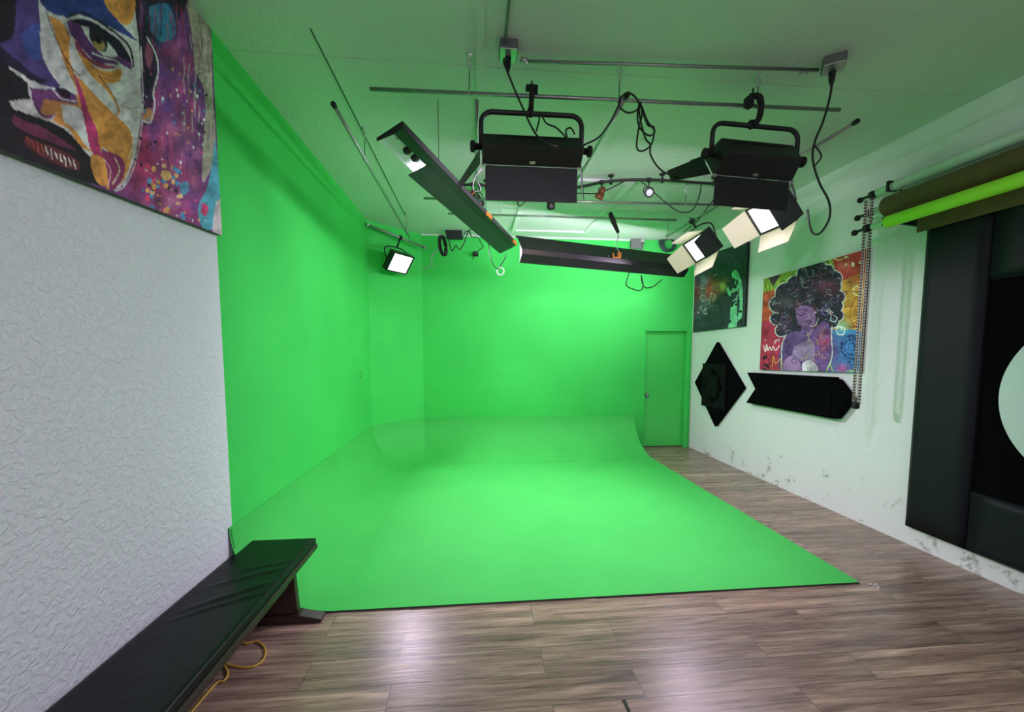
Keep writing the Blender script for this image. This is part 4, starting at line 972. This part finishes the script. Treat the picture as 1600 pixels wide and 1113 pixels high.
# wide fixture facing the back wall
B0, B1 = onY(812, 391, 4.92), onY(1070, 418, 5.85)
tv = (B1 - B0).normalized(); hv = tv.cross(Vector((0, 0, 1))).normalized(); uv = hv.cross(tv).normalized(); KP = 1.0; A0 = B0; LB = (B1 - B0).length
fb = thing('fluorescent_fixture', 'long black fluorescent trough hung across the back wall, its closed back to the camera', 'studio light', B0.lerp(B1, .5), 'long black fluorescent troughs')
strip(MB(), 0.0, LB, [(-0.12, 0.175), (-0.09, 0.19), (0.06, 0.005), (0.06, -0.055), (-0.01, -0.135), (-0.04, -0.135)], 0.004).build('hood', M_char, fb)
strip(MB(), 0.02, LB - 0.02, [(-0.085, 0.172), (0.05, 0.003), (0.05, -0.052), (-0.012, -0.125)], -0.003).build('reflector', M_refl, fb)
for s in (0.004, LB - 0.012):
    ep = MB(); q = [(-.01, .085), (.052, .004), (.052, -.05), (-.008, -.12)]
    ep.hexa([ap(s, x, y) for x, y in q], [ap(s + .006, x, y) for x, y in q]); ep.build('end_plate', M_refl, fb)
for x, y in ((0.0, 0.04), (0.015, -0.05)):
    MB().cyl(ap(0.05, x, y), ap(LB - 0.05, x, y), 0.014, 12).build('lamp_tube', M_tube, fb)
sb = LB * 0.515; Rb = Matrix((hv, tv, uv)).transposed()
bk = MB(); bk.box(ap(sb - 0.04, 0.045, 0.045), (0.012, 0.015, 0.06), Rb); bk.box(ap(sb + 0.06, 0.045, 0.055), (0.02, 0.05, 0.08), Rb); bk.box(ap(sb + 0.01, 0.058, 0.018), (0.012, 0.13, 0.014), Rb); bk.build('bracket', M_orange, fb)
for s in (sb - 0.12, sb + 0.17): MB().ball(ap(s, 0.045, 0.03), 0.008, 8).build('bolt', M_zinc, fb)
cp = [onY(954, 335, 5.36), onY(958, 345, 5.36), onY(966, 364, 5.36)]
cl = MB(); cl.tube([cp[0], cp[1], cp[2]], [0.028, 0.034, 0.02], 10); cl.ball(cp[0], 0.03, 10); cl.build('pipe_clamp', M_blackm, fb)
MB().tube(smooth([cp[2], onY(966, 372, 5.36), onY(962, 382, 5.36), ap(sb + 0.06, 0.05, 0.09)], 6), 0.006, 8).build('support_wire', M_steel, fb)

# ------------------------------------------------------------------ track light rail with spots
YT = 4.42
rail_px = [(700, 296), (725, 289), (760, 290), (800, 296), (850, 298), (906, 292), (940, 285), (975, 281.5), (1010, 281), (1050, 282.5), (1090, 285.5), (1130, 288)]
ZR = 3.43
rp = [onZ(x, y, ZR) for x, y in rail_px]
tk = thing('track_rail', 'curved black track light rail fixed under the ceiling behind the soft lights', 'track light', (1.2, YT, ZC))
MB().tube(smooth(rp, 6), 0.014, 10).build('rail', M_black, tk)
for x in (760, 955, 1033, 1120):
    i = min(range(len(rail_px)), key=lambda q: abs(rail_px[q][0] - x)); a, b = rp[max(0, i - 1)], rp[min(len(rp) - 1, i + 1)]
    px0 = onZ(x, 284, ZR); f_ = min(1, max(0, (px0.x - a.x) / (b.x - a.x))); p = a.lerp(b, f_)
    mb = MB(); mb.cyl(p, (p.x, p.y, ZC), 0.008, 10); mb.lathe((p.x, p.y, ZC), (0, 0, -1), [(0, 0.03), (0.012, 0.03), (0.02, 0.012)], 16); mb.lathe(p, (0, 0, 1), [(-.02, .018), (.02, .018)], 12)
    mb.build('ceiling_post', M_black, tk)
def spot(label, px, py, aim, m, lit):
    top = min((onZ(x, y, ZR) for x, y in [(px, 296)]), key=lambda v: 0)
    best = min(smooth(rp, 10), key=lambda v: abs((v - EY).x / (v - EY).y - (top - EY).x / (top - EY).y))
    t = thing('spot_light', label, 'spot light', best, 'small spots on the track rail')
    aim = Vector(aim).normalized(); c = onY(px, py, best.y)
    mb = MB(); mb.box(best, (0.045, 0.03, 0.035)); mb.cyl(best, best + Vector((0, 0, -0.075)), 0.008, 10); mb.build('stem', M_black, t)
    tt = best + Vector((0, 0, -0.075)); side = aim.cross(Vector((0, 0, 1))).normalized()
    MB().tube(smooth([c + side * 0.047, c + side * 0.045 + Vector((0, 0, .04)), tt, c - side * 0.045 + Vector((0, 0, .04)), c - side * 0.047], 6), 0.005, 8).build('bracket', M_black, t)
    can = MB(); can.lathe(c - aim * 0.05, aim, [(-0.015, 0.016), (0, 0.028), (0.03, 0.032), (0.05, 0.036), (0.052, 0.042), (0.075, 0.042), (0.078, 0.047), (0.11, 0.047), (0.11, 0.040), (0.10, 0.038)], 22); can.build('lamp_can', m, t)
    MB().lathe(c - aim * 0.05, aim, [(0.098, 0.036), (0.104, 0.034), (0.107, 0.02), (0.108, 0.002)], 18).build('lens', M_bulb if lit else M_glass, t)
    if lit:
        L = bpy.data.lights.new('spot_beam', 'SPOT'); L.energy = 10; L.color = (1, .75, .45); L.spot_size = 1.5; L.spot_blend = .5; L.shadow_soft_size = .03
        lo = bpy.data.objects.new('spot_beam', L); COL.objects.link(lo); lo.parent = t; lo.location = c + aim * 0.08 - best; lo.rotation_euler = aim.to_track_quat('-Z', 'Y').to_euler()
spot('small copper toned spot on the track rail, lit warm, right of the left soft light', 939, 302, (-0.35, 0.35, -0.8), M_copper, True)
spot('small black unlit spot on the track rail facing the camera', 1013, 301, (-0.15, -0.9, -0.35), M_black, False)
spot('small black spot peeking out below the left soft light', 861, 317, (0.1, 0.7, -0.6), M_black, False)
spot('small spot on the track rail close beside the angled fluorescent trough', 748, 313, (0.3, 0.7, -0.5), M_black, False)
spot('small spot on the track rail left of the left soft light, above the angled trough', 737, 305, (-0.6, 0.4, -0.5), M_copper, False)

# ------------------------------------------------------------------ cords and cables
def pz(lst): return [onY(x, y, d) for x, y, d in lst]
cable('power_cable', 'black power cord drooping from the left junction box to the left soft light',
      [bxL + Vector((0.0, 0.02, -0.06))] + pz([(787, 95, 2.55), (796, 120, 2.55), (812, 158, 2.55), (836, 208, 2.52), (856, 224, 2.50), (870, 228, 2.55)]), 0.006, M_cord)
MBp = MB().lathe(bxL + Vector((-0.03, 0.05, -0.05)), (0, 0, -1), [(0, 0.014), (0.05, 0.016), (0.08, 0.006)], 10)
cable('power_cable', 'black cord loop on top of the left soft light housing', pz([(838, 205, 2.52), (842, 190, 2.55), (845, 177, 2.69), (853, 192, 2.55), (868, 199, 2.52), (878, 208, 2.50), (886, 216, 2.48), (884, 204, 2.5), (892, 200, 2.5), (898, 210, 2.52)]), 0.005, M_cord)
cable('power_cable', 'black cord rising from the left soft light to the capped pipe end', pz([(906, 232, 2.72), (914, 226, 2.70), (935, 215, 2.66), (952, 193, 2.64), (966, 166, 2.62), (971, 152, 2.62), (981, 145, 2.60), (993, 152, 2.62), (999, 163, 2.62)]), 0.006, M_cord)
bn = []
rng = random.Random(4)
pts = pz([(970, 150, 2.58), (967, 165, 2.58), (980, 176, 2.58), (995, 172, 2.58), (1000, 160, 2.6), (1003, 170, 2.6), (1012, 195, 2.6), (1022, 200, 2.62), (1018, 225, 2.6), (1004, 236, 2.6), (995, 230, 2.6), (998, 200, 2.6), (1003, 180, 2.62), (1001, 165, 2.62), (996, 180, 2.58), (1000, 200, 2.58), (1014, 212, 2.58), (1023, 205, 2.6), (1012, 190, 2.58), (1002, 166, 2.58), (999, 178, 2.64), (1008, 215, 2.64), (1016, 226, 2.62), (1016, 240, 2.64), (1024, 256, 2.7), (1036, 268, 2.74), (1052, 275, 2.78), (1064, 279, 2.84)])
cable('power_cable', 'bundled black cord hanging from the pipe between the two soft lights', pts, 0.0055, M_cord)
cable('power_cable', 'black power cord dangling from the right junction box past the right soft light', [bxR + Vector((0.02, 0.03, -0.056))] + pz([(1302, 112, 2.45), (1297, 150, 2.45), (1286, 190, 2.45), (1273, 222, 2.45), (1270, 250, 2.46), (1280, 285, 2.46), (1295, 315, 2.46), (1296, 340, 2.48), (1284, 362, 2.5), (1272, 366, 2.55), (1265, 352, 2.65), (1262, 328, 2.75)]), 0.0065, M_cord)
cable('power_cable', 'short black cord loop tied to the cord dangling at the right soft light', pz([(1272, 226, 2.44), (1282, 240, 2.44), (1282, 248, 2.44), (1272, 260, 2.44)]), 0.005, M_cord)
pg = MB().lathe(bxR + Vector((0.02, 0.03, -0.056)), (0, 0, -1), [(0, 0.02), (0.05, 0.017), (0.09, 0.007)], 12)
tag(pg.build('power_plug', M_blackm), 'black plug hanging from the right ceiling junction box', 'plug')
pg = MB().lathe(bxL + Vector((0.0, 0.02, -0.056)), (0, 0, -1), [(0, 0.02), (0.05, 0.017), (0.09, 0.007)], 12)
tag(pg.build('power_plug', M_blackm), 'black plug hanging from the left ceiling junction box', 'plug')
cable('power_cable', 'thin cord drooping between the track rail and the barn-door panel light', pz([(1001, 283, 4.35), (1013, 293, 4.35), (1035, 312, 4.35), (1055, 328, 4.35), (1072, 332, 4.35), (1085, 325, 4.35), (1093, 305, 4.35), (1096, 288, 4.4)]), 0.006, M_cord)
cable('power_cable', 'thin cord running from the lit copper spot along the track rail', pz([(890, 301, 4.4), (915, 302.5, 4.42), (935, 302, 4.45), (955, 294, 4.42), (976, 283, 4.4)]), 0.006, M_cord)
cable('power_cable', 'thin cord from the clamp of the farther panel light up to the nearer one', pz([(1068, 362, 5.1), (1090, 345, 4.85), (1105, 325, 4.6), (1115, 312, 4.3), (1122, 300, 4.1)]), 0.006, M_cord)
cable('power_cable', 'thin cord loop below the left soft light beside the small black spot', pz([(820, 311, 4.4), (809, 315, 4.4), (812, 322, 4.4), (822, 314, 4.4), (834, 312, 4.4)]), 0.006, M_cord)
cable('power_cable', 'black cord hanging in a loop left of the left soft light', pz([(752, 262, 3.0), (746, 272, 3.0), (742, 278, 3.0), (748, 288, 3.0), (751, 296, 3.0), (745, 300, 3.0), (739, 296, 3.0), (741, 280, 3.0), (748, 270, 3.0), (755, 264, 3.0)]), 0.0045, M_cord)
# far: black box with coiled cable, small camera, cable coil, wall conduit
YQ = 6.45
bb = thing('power_box', 'black box with clipped cable mounted at the ceiling near the far left corner', 'power box', onY(708, 364, YQ))
MB().hexa([onY(695, 357, YQ), onY(721, 357.5, YQ), onY(723, 374, YQ), onY(698, 373, YQ)], [p + Vector((0, 0.12, 0.02)) for p in (onY(695, 357, YQ), onY(721, 357.5, YQ), onY(723, 374, YQ), onY(698, 373, YQ))]).build('box_body', M_blackm, bb, bevel=0.005)
mtop = onY(709, 354, YQ + .05); MB().box((mtop.x, mtop.y, (mtop.z + ZC) / 2 - 0.01), (0.09, 0.06, ZC - mtop.z + 0.02)).build('ceiling_mount', M_blackm, bb)
pts = []
for i in range(7 * 16):
    a = 2 * math.pi * i / 16; k = i // 16
    c = onY(692 + (k % 3 - 1) * 1.6, 384, YQ - 0.02 - 0.012 * k)
    pts.append(c + Vector((0.036 * math.cos(a) * (1 + .06 * k) - 0.02 * math.sin(a), 0, 0.15 * math.sin(a))))
tag(MB().tube(pts, 0.009, 6).build('coiled_cable', M_cord), 'coil of black cable hanging from the black box at the far left', 'cable')
cable('power_cable', 'black cord zigzagging below the black box on the back wall', pz([(701, 375, YQ), (706, 392, YQ), (712, 384, YQ), (718, 390, YQ), (725, 380, YQ), (729, 368, YQ), (733, 361, YQ), (742, 354, YQ - .2)]), 0.008, M_cord)
cable('power_cable', 'black cord looping from the black box to the small camera', pz([(722, 373, YQ), (728, 362, YQ), (734, 363, YQ), (737, 370, YQ), (746, 371, YQ + .05), (752, 380, 6.6), (755, 386, 6.62), (747, 392, 6.64)]), 0.007, M_cord)
cable('power_cable', 'pale cord sagging from the cable coil towards the bright corner light', pz([(688, 378, YQ), (684, 390, YQ), (676, 398, YQ), (674, 408, YQ), (675, 415, YQ), (666, 419, YQ), (657, 422, YQ)]), 0.008, M_steel)
cable('power_cable', 'black cord hanging from the angled trough in front of the back wall', pz([(762, 372, 4.9), (765, 395, 4.9), (769, 410, 4.9), (774, 418, 4.9), (780, 420, 4.9)]), 0.006, M_cord)
sc0 = thing('security_camera', 'small black camera on a bracket on the back wall under the black cords', 'camera', onY(743, 397, YB - 0.005))
cc0 = onY(743, 397, YB - 0.1)
MB().box(cc0, (0.09, 0.10, 0.06)).build('camera_body', M_blackm, sc0, bevel=0.01)
MB().lathe(cc0 + Vector((0, -0.05, 0)), (0, -1, 0), [(0, 0.024), (0.03, 0.026), (0.034, 0.018)], 16).build('lens', M_black, sc0)
mb = MB(); mb.cyl(cc0 + Vector((0, 0.04, 0)), (cc0.x, YB, cc0.z), 0.012, 10); mb.cyl(cc0 + Vector((-.03, 0, -.03)), cc0 + Vector((-.04, 0, -.08)), 0.007, 8); mb.build('mount', M_blackm, sc0)
rg = MB(); rc_ = onY(782, 424, 4.95); rg.ring(rc_, (0.35, 1, 0.15), 0.042, 0.008, 26, 8)
hr = thing('hook_ring', 'white oval ring dangling from the far end of the angled trough', 'ring', rc_)
rg.build('ring', M_refl, hr); MB().tube(smooth([rc_ + Vector((-.005, 0, .042)), onY(783, 414, 4.95), onY(789, 404, 4.96), onY(790, 398, 4.97)], 5), 0.006, 8).build('cord_loop', M_cord, hr)
# cable coil on the back wall right of the wide trough
pts = []
for i in range(6 * 18):
    a = 2 * math.pi * i / 18; k = i // 18; rng2 = 0.15 - 0.012 * k
    c = onY(1043 + (k % 2) * 2, 379 + k * 0.6, YB - 0.03 - 0.011 * k)
    pts.append(c + Vector((rng2 * 0.95 * math.cos(a), 0, rng2 * math.sin(a))))
tag(MB().tube(pts, 0.011, 6).build('coiled_cable', mat('green_grey_cord', rgb(40, 66, 62), 0.5)), 'round coil of dark cable on the back wall behind the barn doors', 'cable')
wb = thing('junction_box', 'grey junction box at the top of the back wall behind the wide trough', 'junction box', onY(995, 381, YB))
p = onY(993, 383, YB); MB().box((p.x, YB - 0.035, p.z), (0.20, 0.07, 0.15)).build('box_body', M_boxgrey, wb, bevel=0.004)
p = onY(1004, 380, YB - 0.08); MB().cyl((p.x, p.y, p.z + .03), (p.x, p.y, p.z - 0.42), 0.016, 10).build('conduit_tube', M_steel, wb)
MB().box((p.x, p.y, p.z + 0.05), (0.07, 0.06, 0.07)).build('conduit_elbow', M_zinc, wb, bevel=0.01)
cable('power_cable', 'dark cord hanging in two loops under the wide trough on the back wall', pz([(986, 420, YB - .02), (980, 436, YB - .02), (979, 446, YB - .02), (990, 452, YB - .02), (1000, 454, YB - .02), (1005, 446, YB - .02), (1002, 430, YB - .02), (1003, 440, YB - .02), (1008, 449, YB - .02), (1020, 448, YB - .02), (1034, 437, YB - .02)]), 0.007, M_cord)
# green painted outlet plate on the left wall
op = onX(563, 586, XL)
ot = thing('wall_outlet', 'small outlet plate painted green on the left green wall', 'outlet', op)
MB().box((XL + 0.004, op.y, op.z), (0.008, 0.075, 0.12)).build('cover_plate', M_green, ot, bevel=0.002)
for d in (-0.028, 0.028): MB().box((XL + 0.008, op.y, op.z + d), (0.004, 0.03, 0.035)).build('socket', M_rib, ot, bevel=0.001)
# marks on the floor
tp = MB()
for (q) in ([(1357, 911), (1361, 911), (1366, 918), (1362, 919)], [(1366, 912), (1370, 912), (1375, 919), (1371, 920)], [(1359, 915), (1371, 914), (1372, 916), (1360, 917)]):
    tp.prism([onZ(x, y, 0.0005) for x, y in q], (0, 0, 0.0008))
tag(tp.build('tape_mark', M_tape), 'small scrap of white tape on the wooden floor off the green sheet corner', 'tape')
wd = MB(); wd.prism([onZ(972, 1095, 0.0005), onZ(977, 1094, 0.0005), onZ(985, 1112, 0.0005), onZ(981, 1113, 0.0005)], (0, 0, 0.004))
tag(wd.build('floor_chip', mat('dark_chip', rgb(38, 40, 38), 0.7)), 'dark sliver lying on the wooden floor in front of the camera', 'debris')

# ------------------------------------------------------------------ unseen fill lamps, added behind the camera to light the foreground
for i, (x, y) in enumerate(((0.1, -1.5), (1.5, -1.5))):
    t = thing('added_fill_lamp', 'added fill lamp behind the camera', 'fill lamp', (x, y, ZC), 'added fill lamps behind the camera')
    MB().box((x, y, ZC - 0.025), (1.2, 0.32, 0.05)).build('lamp_body', M_trim, t)
    MB().box((x, y, ZC - 0.054), (1.14, 0.26, 0.008)).build('lamp_diffuser', M_addedfill, t)

w = bpy.data.worlds.new('world'); SC.world = w; w.use_nodes = True
w.node_tree.nodes['Background'].inputs[0].default_value = (0.05, 0.05, 0.05, 1); w.node_tree.nodes['Background'].inputs[1].default_value = 0.2
vs_ = SC.view_settings
vs_.view_transform = 'Standard'; vs_.look = 'None'; vs_.gamma = 1; vs_.use_curve_mapping = False
vs_.exposure = 0.27
